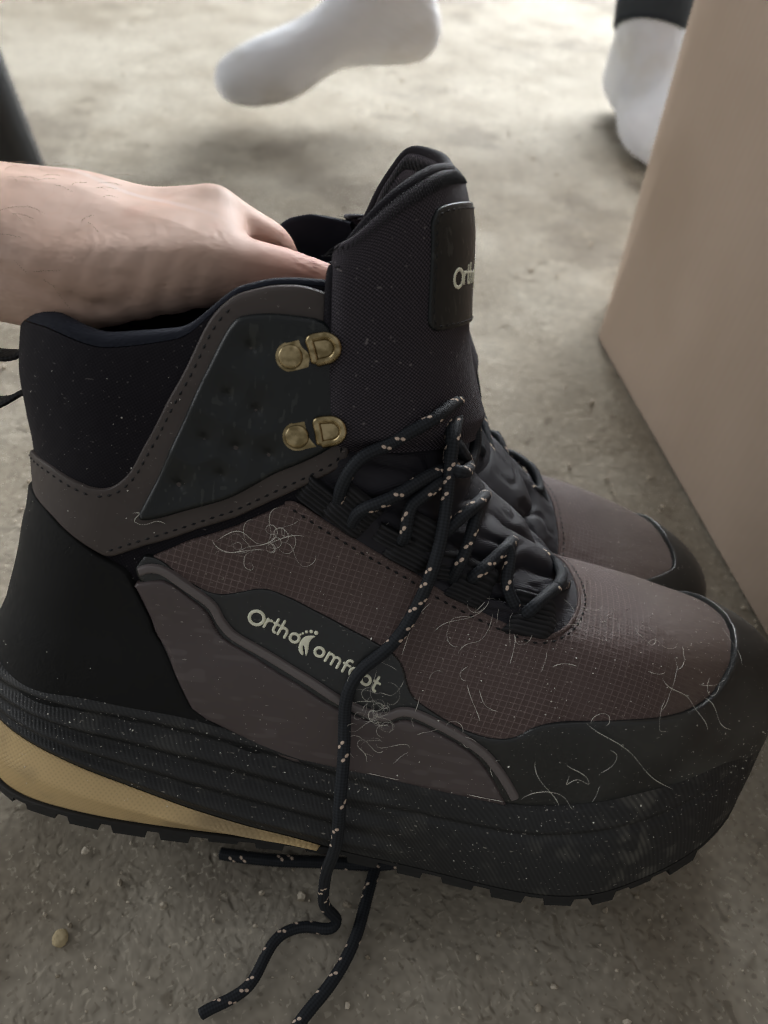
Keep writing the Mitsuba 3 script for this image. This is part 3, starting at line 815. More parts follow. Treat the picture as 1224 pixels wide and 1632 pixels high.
def lug(c, d, o, ln, dp, ht):
    """a tapered tread block: centre of its outer top edge, direction along, outward"""
    V = []
    for z, k in ((.6, 1.0), (-ht, .84)):
        for u, w in ((-.5, .9), (.5, .9), (.42, -dp), (-.42, -dp)):
            V.append(c + d * (u * ln * k) + o * (w if w > 0 else w * k) * 1.0 + np.array([0, 0, z]))
    V = np.array(V)
    F = [(0, 1, 5), (0, 5, 4), (1, 2, 6), (1, 6, 5), (2, 3, 7), (2, 7, 6), (3, 0, 4), (3, 4, 7), (4, 5, 6), (4, 6, 7), (0, 2, 1), (0, 3, 2)]
    return V, np.array(F)


rng = np.random.default_rng(4)
_tot = GL[-1] + np.linalg.norm(_k[0, :3] - _k[-1, :3])
pos = np.arange(4, _tot - 6, 16.5)
for s in pos:
    i = int(np.argmin(np.abs(GL - s)))
    d = _k[(i + 2) % NG, :3] - _k[i - 2, :3]; d /= np.linalg.norm(d)
    V, F = lug(_k[i, :3] - OUT[i] * rng.uniform(0, 1.6) + [0, 0, -1.8], d, OUT[i], 11.5 + rng.uniform(-3.5, 2.2), 9, 2.5 + rng.uniform(-.5, .5))
    key = okey + '__lug'; n = 1
    while key in scene:
        key = f'{okey}__lug_{n:03d}'; n += 1
    emit(key, V, F, 'm_sole', M=A, smooth=False)

# ------------------------------------------------------------------ tongue
TONG = PchipInterpolator(np.linspace(0, 1, 6), np.array([[180, 134, 141, 137], [173.5, 133.5, 155, 150], [168.5, 132.5, 171, 163], [166.5, 132, 187, 178], [165, 131.5, 207, 193], [159, 132, 229.5, 203]], float))
_TTOP = PchipInterpolator(np.radians([-101, -90, -60, -35, 0, 30, 55, 75, 90, 101]), [186, 197, 213.5, 220.5, 224, 230, 232.5, 222, 206, 199])
def tongue_pt(phi, v, Y=38.0):
    k = TONG(v)
    c = np.sin(phi) ** 2 if False else 1 - np.cos(phi)
    f = np.abs(phi) / (np.pi / 2)
    x = k[..., 0] - (k[..., 0] - k[..., 1]) * np.clip(c, 0, 1.2)
    z = k[..., 2] - (k[..., 2] - k[..., 3]) * f ** 1.6
    z = z + (_TTOP(np.clip(phi, -1.75, 1.75)) - (229.5 - 26.5 * f ** 1.6)) * v ** 4
    y = np.sin(phi) * Y * (1 - .05 * v ** 3)
    return np.stack([x, y, z], -1)


def tongue_frame(phi, v, e=1e-3):
    a = (tongue_pt(phi + e, v) - tongue_pt(phi - e, v)) / (2 * e)
    v1, v0 = np.clip(v + e, 0, 1), np.clip(v - e, 0, 1)
    b = (tongue_pt(phi, v1) - tongue_pt(phi, v0)) / (v1 - v0)[..., None]
    n = np.cross(a, b)
    n /= np.linalg.norm(n, axis=-1, keepdims=True)
    return a, b, n


PH = math.radians(97)
def tongue():
    nu, nv = 130, 90
    ph = PH * np.sin(np.linspace(-1, 1, nu) * np.pi / 2)
    v = np.linspace(0, 1, nv)
    a, b = np.meshgrid(ph, v, indexing='ij')
    P = tongue_pt(a, b); n = tongue_frame(a, b)[2]
    eu = np.minimum((PH - np.abs(a)) * 38, 99) ; ev = (1 - b) * 85
    d = np.minimum(eu, ev)
    th = 3.9 * np.sqrt(np.clip(1 - (1 - np.clip(d / 5.5, 0, 1)) ** 2, 0, 1))
    tuck = -5.0 * _sm(.09, 0, b)
    soft = .8 * (meshkit.fbm(P / 16.0, 2, 3) - .5)
    Vo = (P + n * (th + tuck + soft)[..., None]).reshape(-1, 3)
    Vi = (P - n * (th + .2)[..., None]).reshape(-1, 3)
    F = grid_faces(nu, nv)
    uv = np.stack([a * 38, b * 86], -1).reshape(-1, 2)
    V = np.vstack([Vo, Vi])
    return V, np.vstack([F, F[:, ::-1] + len(Vo)]), np.vstack([uv, uv])


tkey = bpart('tongue', tongue(), 'm_mesh')
edge = np.vstack([tongue_pt(np.full(40, -PH), np.linspace(.05, .985, 40)), tongue_pt(np.linspace(-PH, PH, 90)[1:-1], np.full(88, .997)), tongue_pt(np.full(40, PH), np.linspace(.985, .05, 40))])
emit(tkey + '__binding', *[*tube(smooth_path(edge[::3], 1.0), 1.9, 12)][:2], 'm_knit', uv=tube(smooth_path(edge[::3], 1.0), 1.9, 12)[2], M=A)
# overlock stitches over the top edge
ovl = []
top = tongue_pt(np.linspace(-PH, PH, 400), np.full(400, .985)); tn = tongue_frame(np.linspace(-PH, PH, 400), np.full(400, .985))
for i in range(4, 396, 3):
    up = tn[1][i] / np.linalg.norm(tn[1][i]); n = tn[2][i]; du = tn[0][i] / np.linalg.norm(tn[0][i])
    q = [top[i] - up * 4.2 + n * 4.2, top[i] + up * .3 + n * 2.1 + du * .5, top[i] + up * 1.2 + du, top[i] + up * .3 - n * 2.1 + du * .5, top[i] - up * 4.2 - n * 4.2]
    ovl.append(tube(smooth_path(q, .7), .2, 5))
emit(tkey + '__overlock_seam', *join(ovl)[:2], 'm_thread', M=A)


def tongue_map(q):
    ph, v = q[:, 0] / 38.0, q[:, 1] / 86.0
    v = np.clip(v, 0, 1)
    return tongue_pt(ph, v), tongue_frame(ph, v)[2]


tnod = np.stack(np.meshgrid(np.arange(-40, 40, 1.2), np.arange(20, 84, 1.2), indexing='ij'), -1).reshape(-1, 2)
lab = sg.box(-30, 47, 30, 72).buffer(5, 8)
lk = emit(tkey + '__label_patch', *sheet(lab, tongue_map, tnod, (.05, .05), 4.8, bevel=.6, step=.8, low=2.6)[:2], 'm_patch', M=A)
lr = np.asarray(lab.buffer(-1.8).exterior.coords)
_P, _n = tongue_map(densify(lr[:-1], tongue_map, 1.0))
thread.append((np.vstack([_P + _n * 4.8, _P[:1] + _n[:1] * 4.8]), np.vstack([_n, _n[:1]])))
tl = []
for name, g in glyphs():
    g = affinity.translate(affinity.scale(g, 6.3, 6.3, origin=(0, 0)), -22.5, 57.5)
    for piece in getattr(g, 'geoms', [g]):
        tl.append(sheet(piece, tongue_map, None, (.02, .02), 5.0, bevel=.2, step=.35, low=4.5))
emit(tkey + '__label_patch__lettering', *join(tl)[:2], 'm_letter', M=A)
# ------------------------------------------------------------------ webbing loops, hooks, pull loop, laces
def strap(p1, p0, w=14.0, h0=3.0, side=1):
    at = np.array([p1, p0]); at[:, 0] *= side
    L = np.linalg.norm(S(*at[0]) - S(*at[1]))
    l = np.linspace(-.12, 1.2, 64)
    q = at[0] + (at[1] - at[0]) * l[:, None]
    P, n = at_map(q)
    tan = np.gradient(P, axis=0); tan /= np.linalg.norm(tan, axis=1, keepdims=True)
    tan[:] = tan[12:40].mean(0)
    nm_ = n.mean(0)
    sd = np.cross(np.broadcast_to(nm_, n.shape) * .7 + n * .3, tan)
    sd /= np.linalg.norm(sd, axis=1, keepdims=True)
    c = np.linspace(-1, 1, 9)
    lift = h0 + 2.0 * np.exp(-((l) / .16) ** 2) - 4.5 * _sm(-.04, -.12, l) - .8 * _sm(.5, .85, l) - (h0 - .4) * _sm(.84, 1.03, l)
    rib = .28 * np.sin(l * L * 2 * np.pi / 1.55)
    prof = np.where(np.abs(c) > .99, -1.6, np.where(np.abs(c) > .7, -.15, 0))
    V = P[:, None] + sd[:, None] * (c * w / 2)[None, :, None] + n[:, None] * (lift[:, None] + rib[:, None] * (np.abs(c) < .95)[None] + prof[None])[..., None]
    uv = np.stack(np.broadcast_arrays((l * L)[:, None], (c * w)[None]), -1)
    F = grid_faces(64, 9)
    return V.reshape(-1, 3), F, uv.reshape(-1, 2)


SW = [14, 14, 12, 13, 9, 14.5, 12]
for k, (st, w) in enumerate(zip(SURF['straps'], SW)):
    for side in (1, -1):
        bpart('eyelet_strap', strap(st[0], st[1], w, 4.2 if k < 6 else 2.4, side), 'm_web')


def rounded(poly, depth, r=.5):
    """a flat metal piece with softened edges, z from 0 to depth"""
    rows = []
    for ins, z in ((0, 0), (0, depth - r), (r * .3, depth - r * .3), (r, depth)):
        g = poly.buffer(-ins, 8)
        m = trimesh.creation.extrude_polygon(g, .01, engine='earcut') if False else None
    lower = trimesh.creation.extrude_polygon(poly, depth - r, engine='earcut')
    upper = trimesh.creation.extrude_polygon(poly.buffer(-r * .6, 8), r + .001, engine='earcut')
    upper.apply_translation([0, 0, depth - r])
    a = m3.Manifold(m3.Mesh(np.asarray(lower.vertices, np.float32), np.asarray(lower.faces, np.uint32)))
    b = m3.Manifold(m3.Mesh(np.asarray(upper.vertices, np.float32), np.asarray(upper.faces, np.uint32)))
    return (a + b)


def mani(m):
    q = m.to_mesh()
    return np.asarray(q.vert_properties[:, :3], float), np.asarray(q.tri_verts)


def hook(at2, side=1):
    at = np.array(at2); at[:, 0] *= side
    P, n = at_map(at)
    c, d = P[0], P[1] - P[0]
    n = n.mean(0); n /= np.linalg.norm(n)
    d = d - n * (d @ n); d /= np.linalg.norm(d)
    b = np.cross(n, d)
    M = np.stack([d, b, n], 1) * .80
    put = lambda V: c + n * 4.3 + V @ M.T
    plate = sg.LineString([(0, 0), (12.5, 0)]).buffer(5.3, 16)
    key = bpart('lace_hook', (put(mani(rounded(plate, 1.0))[0]), mani(rounded(plate, 1.0))[1]), 'm_brass', smooth=35)
    # rivet head
    r, z = np.array([4.4, 4.4, 4.1, 3.3, 2.0, .01]), np.array([.9, 1.5, 1.9, 2.25, 2.4, 2.42])
    th = np.linspace(0, 2 * np.pi, 33)
    V = np.stack([r[:, None] * np.cos(th), r[:, None] * np.sin(th), z[:, None] + 0 * th], -1).reshape(-1, 3)
    emit(key + '__rivet', put(V), grid_faces(6, 33), 'm_brass', M=A)
    # the bent catch: a D-shaped lip that rises and turns back over the plate
    t = np.linspace(-np.pi / 2, np.pi / 2, 30)
    arcp = np.c_[12.6 + 4.4 * np.cos(t), 4.3 * np.sin(t), 2.6 + 1.5 * np.cos(t)]
    p = np.vstack([[[8.2, -4.3, 2.0]], arcp, [[8.2, 4.3, 2.0]], [[8.0, 2.5, 2.1]], [[8.0, -2.5, 2.1]], [[8.2, -4.3, 2.0]]])
    path = smooth_path(p, .5)
    Vt = tube(path, 1.25, 10, rfun=lambda L, q: 1 + .25 * np.sin(q) ** 2)
    emit(key + '__catch', put(Vt[0]), Vt[1], 'm_brass', M=A)
    inner = sg.Polygon(np.vstack([np.c_[12.4 + 3.9 * np.cos(t), 3.9 * np.sin(t)], [[8.0, 3.9], [8.0, -3.9]]]))
    Vi, Fi = mani(rounded(inner, 1.5, .6))
    emit(key + '__catch_plate', put(Vi + [0, 0, .8]), Fi, 'm_brass', M=A, smooth=35)
    return key


for at2 in SURF['hooks']:
    for side in (1, -1):
        hook(at2, side)

# heel pull loop
lp = smooth_path([(26, 0, 158), (22, 0, 153), (14, 0, 151.5), (4, 0, 151), (-4, 0, 146), (-3, 0, 139), (6, 0, 135), (16, 0, 136), (22, 0, 140), (26, 0, 141)], .8)
tan = np.gradient(lp, axis=0); tan /= np.linalg.norm(tan, axis=1, keepdims=True)
yy = np.array([0, 1.0, 0])
nn = np.cross(tan, yy)
L_ = np.arange(len(lp)) * .8
rows = []
for y, h in ((-6.5, 0), (-6.2, .8), (-5, 1.0), (-2, .9), (2, .9), (5, 1.0), (6.2, .8), (6.5, 0), (6.2, -.8), (0, -.8), (-6.2, -.8), (-6.5, 0)):
    rows.append(lp + yy * y + nn * (h * (1 + .15 * np.sin(L_ * 2 * np.pi / 1.7)))[:, None] + np.array([0, 0, 1.0]) * (.12 * y))
V_ = np.stack(rows, 1)
bpart('pull_loop', (V_.reshape(-1, 3), grid_faces(len(lp), 12), np.stack(np.broadcast_arrays(L_[:, None], np.arange(12.)[None]), -1).reshape(-1, 2)), 'm_web')

# laces
def cord(pts, r=2.35, **k):
    return tube(smooth_path(pts, .45), r, 14, rfun=lambda L, q: 1 + .055 * np.sin(q * 5 + L * 3.2) * np.sin(q * 5 - L * 3.2), **k)


u0 = 0.0
for nm in ('segA', 'segB', 'segC', 'segD', 'segE', 'segF', 'segG', 'segH', 'segI', 'bow1', 'bow2'):
    bpart('lace', cord(SURF[nm], 2.0, u0=u0), 'm_lace'); u0 += 61.7
loose = bpart('loose_lace', cord(SURF['lace_loose'], 2.1, u0=700), 'm_lace')
ends = [bpart('loose_lace', cord(SURF[nm], 2.35, u0=900 + i * 211), 'm_lace') for i, nm in enumerate(('lace_end', 'lace_under'))]

st_ = []
for p, n in thread:
    st_ += stitches(np.asarray(p), np.asarray(n))
skey = bpart('stitching', join(st_), 'm_thread', smooth=False)
labels[skey] = {'kind': 'stuff'}
labels['ceiling_light'] = {'label': 'added overhead fill panel for soft highlights, outside the picture', 'category': 'lamp', 'kind': 'structure'}
labels['daylight_opening_001'] = {'label': 'second, smaller daylight opening on the left, outside the picture', 'category': 'doorway', 'kind': 'structure'}
labels['daylight_opening'] = {'label': 'wide bright doorway behind the scene, outside the picture', 'category': 'doorway', 'kind': 'structure'}
# ------------------------------------------------------------------ the place: floor, carton, table leg
def c_floor(p, n, uv):
    big = fbm(p.x * 3.1 + 4, p.y * 3.1, 1.0, octaves=4)
    mid = fbm(p.x * 22, p.y * 22 + 7, 2.0, octaves=4)
    fine = noise(p.x * 420, p.y * 420, 5.0)
    c = mix((.228, .197, .152), (.355, .324, .268), smoothstep(.25, .75, big * .55 + mid * .45))
    c = c * (.84 + .28 * fine)
    stain = smoothstep(.60, .74, fbm(p.x * 9 + 31, p.y * 11, 9.0, octaves=4))
    c = mix(c, (.12, .10, .08), stain * .45)
    wx, wy = p.x + .0012 * (noise(p.x * 340, p.y * 340, 1.0) - .5), p.y + .0012 * (noise(p.x * 340, p.y * 340, 6.0) - .5)
    for k, (fr, an, lo, hi, amt) in enumerate(((760, .5, .80, .95, .42), (330, 1.1, .90, .98, .35))):
        c = mix(c, (.56, .51, .41), smoothstep(lo, hi, noise((wx * math.cos(an) + wy * math.sin(an)) * fr, (wy * math.cos(an) - wx * math.sin(an)) * fr, 4.0)) * amt)
    for k, (fr, an, lo, hi, amt) in enumerate(((560, .8, .80, .95, .34), (190, .3, .90, .98, .4), (60, 1.0, .91, .98, .5))):
        c = mix(c, (.095, .075, .05), smoothstep(lo, hi, noise((wx * math.cos(an) + wy * math.sin(an)) * fr + 50, (wy * math.cos(an) - wx * math.sin(an)) * fr, 8.0)) * amt)
    return c


def h_floor(p, n, uv):
    wx, wy = p.x + .0012 * (noise(p.x * 340, p.y * 340, 1.0) - .5), p.y + .0012 * (noise(p.x * 340, p.y * 340, 6.0) - .5)
    def q(fr, an, o, z):
        return noise((wx * math.cos(an) + wy * math.sin(an)) * fr + o, (wy * math.cos(an) - wx * math.sin(an)) * fr, z)
    return .55 * q(620, .2, 3, 1.0) + .5 * q(310, .9, 7, 2.0) + .3 * q(150, .5, 9, 3.0) + .8 * smoothstep(.74, .95, q(250, 1.1, 0, 4.0)) - .7 * smoothstep(.76, .95, q(430, .8, 50, 8.0)) - 1.4 * smoothstep(.86, .98, q(170, .3, 50, 8.0))


scene['m_floor'] = bumped(pr(c_floor, .85, specular=.15), h_floor, .00045, 3e-4)
xs = np.concatenate([np.linspace(-7, -.62, 24)[:-1], np.linspace(-.6, 1.0, 400), np.linspace(1.02, 7, 24)[1:]])
ys = np.concatenate([np.linspace(-4, -.32, 16)[:-1], np.linspace(-.3, .75, 330), np.linspace(.76, 2.4, 200)[1:], np.linspace(2.42, 9, 24)[1:]])
X_, Y_ = np.meshgrid(xs, ys, indexing='ij')
q = np.stack([X_, Y_, 0 * X_], -1)
fade = np.clip(1 - np.maximum(np.abs(X_ - .2) - .7, 0) * 3, 0, 1) * np.clip(1 - np.maximum(np.abs(Y_ - .6) - 1.2, 0) * 3, 0, 1)
Z_ = fade * (.0008 * (meshkit.fbm(q * 70, 3, 1) - .5) + .0022 * (meshkit.fbm(q * 6, 3, 2) - .5) - .0010 * np.clip(meshkit.noise(q * 110, 6) - .72, 0, 1) / .28) - .0008
emit('floor', np.stack([X_, Y_, Z_], -1).reshape(-1, 3), grid_faces(len(xs), len(ys)), 'm_floor', mm=False)
labels['floor'] = {'label': 'worn gritty grey brown concrete floor under both boots', 'category': 'floor', 'kind': 'structure'}

# loose grit on the floor
rng = np.random.default_rng(11)
gr = []
ico = trimesh.creation.icosahedron()
for i in range(2900):
    x, y = rng.uniform(-.25, .5), rng.uniform(-.17, .25) if i < 2300 else rng.uniform(.2, 1.1)
    r = rng.gamma(1.3, .00034) + .00022
    r = min(r, .0016)
    V = ico.vertices * rng.uniform(.6, 1.3, 3) * r * (1 + rng.uniform(-.25, .25, (12, 1)))
    gr.append((V + [x, y, r * .3], ico.faces))
rest, pale = gr[:620], gr[620:]


def c_grit(p, n, uv):
    return mix((.24, .20, .145), (.60, .54, .44), cell_rand(p.x * 300, p.y * 300, 2.0))


scene['m_grit'] = two(pr(c_grit, .8))
emit('grit', *join(gr)[:2], 'm_grit', mm=False, smooth=False)
labels['grit'] = {'label': 'scattered sandy grit and tiny stones on the concrete floor', 'category': 'grit', 'kind': 'stuff'}

# the one yellowish pebble in the lower left corner
V, F = trimesh.creation.icosphere(subdivisions=3).vertices, trimesh.creation.icosphere(subdivisions=3).faces
V = V * (1 + .35 * (meshkit.fbm(V * 1.6, 2, 9) - .5))[:, None] * [.0028, .0031, .0020]
scene['m_pebble'] = bumped(pr((.42, .34, .20), .7), h_grain, .0002)
emit('pebble', V + SURF['pebble'] + [0, 0, .0012], F, 'm_pebble', mm=False)
labels['pebble'] = {'label': 'small yellowish pebble lying alone on the floor, front left', 'category': 'pebble'}


# carton
def c_card(p, n, uv):
    w = fbm(p.x * 30, p.y * 30, p.z * 12)
    flute = .5 + .5 * dr.sin((p.y + .18 * p.x) * 950)
    c = mix((.345, .268, .208), (.41, .325, .258), w)
    c = c * (.985 + .02 * flute)
    d = smoothstep(.55, .8, fbm(p.x * 8 + 3, p.y * 8, p.z * 8))
    return mix(c, (.27, .20, .14), d * .3)


def h_card(p, n, uv):
    return .5 + .5 * dr.sin((p.y + .18 * p.x) * 950) * .4 + fbm(p.x * 30, p.y * 30, p.z * 30) * 14


scene['m_card'] = bumped(pr(c_card, .75, specular=.25), h_card, .00012)
def carton():
    m = 26
    H = .46
    zz = np.linspace(0.001, H, m)
    # plan corners at the foot and their drift per metre of height
    foot = [(.313, .399), (.363, .114), (.408, -.14), (.78, -.07), (.72, .49), (.3335, .462)]
    drift = [(.052, 0), (.05, .005), (.05, 0), (.03, 0), (.03, 0), (-.038, .0)]
    ring_, V = [], []
    seg = []
    n = len(foot)
    for i in range(n):
        for k in np.linspace(0, 1, 24, endpoint=False):
            seg.append((i, k))
    for z in zz:
        C = np.array(foot) + np.array(drift) * z
        P = np.array([C[i] * (1 - k) + C[(i + 1) % n] * k for i, k in seg])
        for _ in range(1):
            P = .25 * np.roll(P, 1, 0) + .5 * P + .25 * np.roll(P, -1, 0)
        bow = np.array([math.sin(math.pi * k) for i, k in seg]) * .004 * math.sin(math.pi * z / H)
        ctr = P.mean(0)
        d = P - ctr; d /= np.linalg.norm(d, axis=1, keepdims=True)
        V.append(np.c_[P + d * bow[:, None], np.full(len(P), z)])
    V = np.stack(V, 1)
    N = len(seg)
    F = grid_faces(N, m, wrap_n=True)[:, ::-1]
    V = V.reshape(-1, 3)
    V0 = V.reshape(N, m, 3)
    for r in (0, m - 1):
        c = V0[:, r].mean(0); V_ = len(V)
        V = np.vstack([V, c]); i = np.arange(N)
        F = np.vstack([F, np.c_[i * m + r, ((i + 1) % N) * m + r, np.full(N, V_)]])
    return V, F
emit('cardboard_box__panels', *carton(), 'm_card', mm=False, smooth=35)
labels['cardboard_box'] = {'label': 'plain brown cardboard box standing beside the boot toes', 'category': 'box'}

# table leg at the upper left
scene['m_leg'] = two(pr((.012, .014, .016), .38, specular=.5))
pth = np.array([(-.208, .547, .002), (-.2144, .547, .04), (-.224, .547, .10), (-.24, .547, .2), (-.28, .547, .45)])
V, F, _u2 = tube(smooth_path(pth, .01), np.linspace(.034, .030, len(smooth_path(pth, .01))), 28, ends=False)
emit('table_leg', V, F, 'm_leg', mm=False)
labels['table_leg'] = {'label': 'smooth black rounded table leg behind the bare arm', 'category': 'table leg'}

# ------------------------------------------------------------------ second boot
M2 = SECOND
def slump(V):
    """the second boot: a left one, its soft shaft squeezed by the boot that leans on it (metres, boot frame)"""
    V = V * [1, -1, 1]
    f = _sm(.105, .165, V[:, 2])
    out = V.copy()
    out[:, 1] = V[:, 1] * (1 - .40 * f) + SQUEEZE * f
    out[:, 2] = V[:, 2] + .05 * np.maximum(V[:, 2] - .12, 0) - .92 * np.maximum(V[:, 2] - .186, 0)
    out[:, 0] = V[:, 0] - .26 * np.maximum(V[:, 2] - .115, 0)
    return out
for key in list(scene):
    if key.startswith(BOOT + '__') and 'lettering' not in key and 'loose_lace' not in key:
        v_, f_, n0_, uv_, _c2 = meshkit.WRITTEN[scene[key]['filename']]
        if key.endswith('__toe_cap'):
            v_, f_, n0_, uv_ = CAP_LEFT[0] * .001, CAP_LEFT[1], True, CAP_LEFT[2]
        new = BOOT + '_001' + key[len(BOOT):]
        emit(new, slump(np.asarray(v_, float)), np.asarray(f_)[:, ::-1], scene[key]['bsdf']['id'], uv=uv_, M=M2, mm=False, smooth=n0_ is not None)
        if key in labels:
            labels[new] = dict(labels[key])
labels[BOOT] = {'label': 'brown and black high hiking boot in front, held by a hand, printed with pale lettering', 'category': 'boot', 'group': 'pair of hiking boots'}
labels[BOOT + '_001'] = {'label': 'brown and black hiking boot mostly hidden behind the held one, beside the cardboard box', 'category': 'boot', 'group': 'pair of hiking boots'}
labels[BOOT + '__heel_wedge'] = {'label': 'tan diamond textured heel wedge of the sole'}
labels[BOOT + '__tongue'] = {'label': 'padded black mesh tongue standing above the collar'}
labels[BOOT + '__loose_lace'] = {'label': 'loose lace hanging down the side onto the floor'}
labels[BOOT + '__lettering'] = {'label': 'pale printed word with a foot shaped letter C'}

# ------------------------------------------------------------------ people
def hull(spheres):
    pts = []
    for c, r in spheres:
        s = trimesh.creation.icosphere(subdivisions=2, radius=r)
        pts.append(s.vertices + np.asarray(c, float))
    return m3.Manifold.hull_points(np.vstack(pts).astype(np.float32))


def blend(bones, length, it=30):
    m = bones[0]
    for b in bones[1:]:
        m = m + b
    m = m.refine_to_length(length)
    V, F = mani(m)
    t = trimesh.Trimesh(V, F)
    trimesh.smoothing.filter_taubin(t, lamb=.53, nu=-.54, iterations=it)
    return t


def c_skin(p, n, uv):
    w = fbm(p.x * 45, p.y * 45, p.z * 45)
    m = noise(p.x * 260, p.y * 260, p.z * 260)
    c = mix((.46, .315, .25), (.56, .405, .335), smoothstep(.3, .7, w))
    thumb = smoothstep(.085, .120, p.x)
    c = mix(c, (.58, .27, .20), thumb * .8)
    c = mix(c, (.50, .30, .24), smoothstep(.62, .8, fbm(p.x * 80 + 4, p.y * 80, p.z * 80)) * .4)
    c = mix(c, (.56, .50, .48), vein(p) * .35)
    crease = smoothstep(.42, .5, noise(p.x * 520, p.y * 200, p.z * 520)) * smoothstep(.58, .5, noise(p.x * 520, p.y * 200, p.z * 520))
    c = mix(c, (.52, .34, .27), crease * .22)
    return c * (.93 + .11 * m)


def vein(p):
    q = (p.y + .25 * p.x) * 1000 + 5 * fbm(p.x * 30, p.y * 30, p.z * 30)
    return smoothstep(2.2, .4, dr.abs(q - 118.0)) * smoothstep(.10, .05, p.x)


def h_skin(p, n, uv):
    return noise(p.x * 900, p.y * 900, p.z * 900) * .5 + .7 * noise(p.x * 620, p.y * 200, p.z * 500)


scene['m_skin'] = bumped(pr(c_skin, .58, specular=.25, sheen=.1), h_skin, .00020)
HANDJ = dict(
    elbow=((-190, 24, 236), 42), fore=((-70, 10, 208), 33), w1=((2, -6, 187), 23), w2=((4, 12, 193), 21),
    m1=((82, 19, 203.5), 9.8), m2=((68, 36, 199), 10.5), m3=((55, 50, 200), 10), m4=((42, 60, 191), 9.5),
    c1=((42, 4, 194), 16), c2=((36, 26, 194), 15),
    wb=((88, 13, 195), 7.0), tb=((42, -15, 178), 16), tm=((88, -7, 187), 11.2), ti=((112, 7, 186), 9.2), tt=((136, 20, 180), 8.0),
    i1=((97, 44, 197), 8.6), i2=((104, 60, 182), 8.4), i3=((108, 62, 164), 7.6),
    d1=((86, 63, 190), 9.2), d2=((92, 74, 168), 8.2), d3=((92, 73, 150), 7.5),
    r1=((68, 76, 182), 8.8), r2=((72, 83, 161), 7.8), r3=((72, 80, 145), 7.2),
    p1=((50, 81, 173), 7.8), p2=((53, 86, 157), 7), p3=((53, 83, 144), 6.5))
_b = lambda *k: hull([HANDJ[x] for x in k])
hand = blend([_b('elbow', 'fore'), _b('fore', 'w1', 'w2'), _b('w1', 'w2', 'c1', 'c2'), _b('w2', 'c1', 'm1'), _b('c1', 'c2', 'm1', 'm2'), _b('c2', 'm2', 'm3'), _b('c2', 'w2', 'm3', 'm4'),
              _b('w1', 'tb', 'c1'), _b('tb', 'tm'), _b('c1', 'tm', 'm1') if False else _b('c1', 'tb', 'tm'), _b('m1', 'tm', 'wb', 'c1'), _b('tm', 'ti'), _b('ti', 'tt'), _b('m1', 'i1'), _b('i1', 'i2'), _b('i2', 'i3'),
              _b('m2', 'd1'), _b('d1', 'd2'), _b('d2', 'd3'), _b('m3', 'r1'), _b('r1', 'r2'), _b('r2', 'r3'), _b('m4', 'p1'), _b('p1', 'p2'), _b('p2', 'p3')], 2.2, 16)
hv = hand.vertices; hn = hand.vertex_normals
def hand_relief(v):
    h = 1.2 * (meshkit.fbm(v / 24.0, 2, 3) - .5) 
    # folds of skin over the ball of the thumb
    k = (v - [62, -22, 178]) @ np.array([.93, 0, -.36])
    wnd = np.exp(-((v[:, 0] - 70) / 26) ** 2) * np.exp(-((v[:, 2] - 178) / 13) ** 2) * (v[:, 1] < 4)
    h += 1.5 * (np.abs(np.sin(k * .42 + 2.6 * meshkit.fbm(v / 16, 2, 6))) ** .7 - .6) * wnd
    h -= 3.2 * np.exp(-(np.linalg.norm((v - [60, 12, 210]) * [1, .7, 1], axis=1) / 13) ** 2)
    h += 1.6 * np.exp(-(np.linalg.norm(v - [83, 16, 212], axis=1) / 7) ** 2)
    # one soft tendon towards the first finger
    A0, B0 = np.array([18., 2, 211]), np.array([76., 17, 214])
    d = B0 - A0; k_ = np.clip(((v - A0) @ d) / (d @ d), 0, 1)
    h += 1.1 * np.exp(-(np.linalg.norm(v - A0 - k_[:, None] * d, axis=1) / 6.0) ** 2) * np.sin(np.pi * np.clip(k_, .02, .98))
    # the pale sinew and folds at the wrist end of the thumb
    A0, B0 = np.array([34., -40, 186]), np.array([58., -36, 179])
    d = B0 - A0; k_ = np.clip(((v - A0) @ d) / (d @ d), 0, 1); r_ = np.linalg.norm((v - A0 - k_[:, None] * d) * [1, .45, 1], axis=1)
    h += 1.6 * np.exp(-(r_ / 4.5) ** 2) - 1.2 * np.exp(-((r_ - 8.5) / 2.2) ** 2) * (v[:, 2] < 183) * (v[:, 1] < 0)
    # creases at the knuckle of the thumb
    T0 = np.array(HANDJ['ti'][0], float); dd = np.array(HANDJ['tt'][0], float) - HANDJ['tm'][0]; dd /= np.linalg.norm(dd)
    s = (v - T0) @ dd
    near = np.linalg.norm(v - T0, axis=1) < 16
    h -= near * .45 * (np.exp(-(s / .7) ** 2) + np.exp(-((s - 3) / .6) ** 2) + np.exp(-((s + 3) / .6) ** 2))
    return h
skin = hv + hn * hand_relief(hv)[:, None]
emit('person', skin, hand.faces, 'm_skin', M=A)
rng = np.random.default_rng(7)
fuzz = []
pick = np.where((skin[:, 0] < 52) & (skin[:, 0] > -60) & (hn[:, 2] > -.2))[0]
for i in rng.choice(pick, 260):
    d = np.array([.8, rng.normal(0, .5), -.25 + rng.normal(0, .35)]) ; d -= hn[i] * (d @ hn[i]); d /= np.linalg.norm(d)
    L_h = rng.uniform(4, 9)
    fuzz.append(tube(smooth_path([skin[i] - hn[i] * .2, skin[i] + d * L_h * .4 + hn[i] * .8, skin[i] + d * L_h + hn[i] * rng.uniform(.3, 1.4)], .9), .035, 4)[:2])
scene['m_hair'] = two(pr((.10, .065, .04), .5))
emit('person__arm_hair', *join(fuzz)[:2], 'm_hair', M=A)
labels['person__arm_hair'] = {'kind': 'stuff'}
labels['person'] = {'label': 'bare left arm and hand with the thumb inside the boot collar', 'category': 'person'}


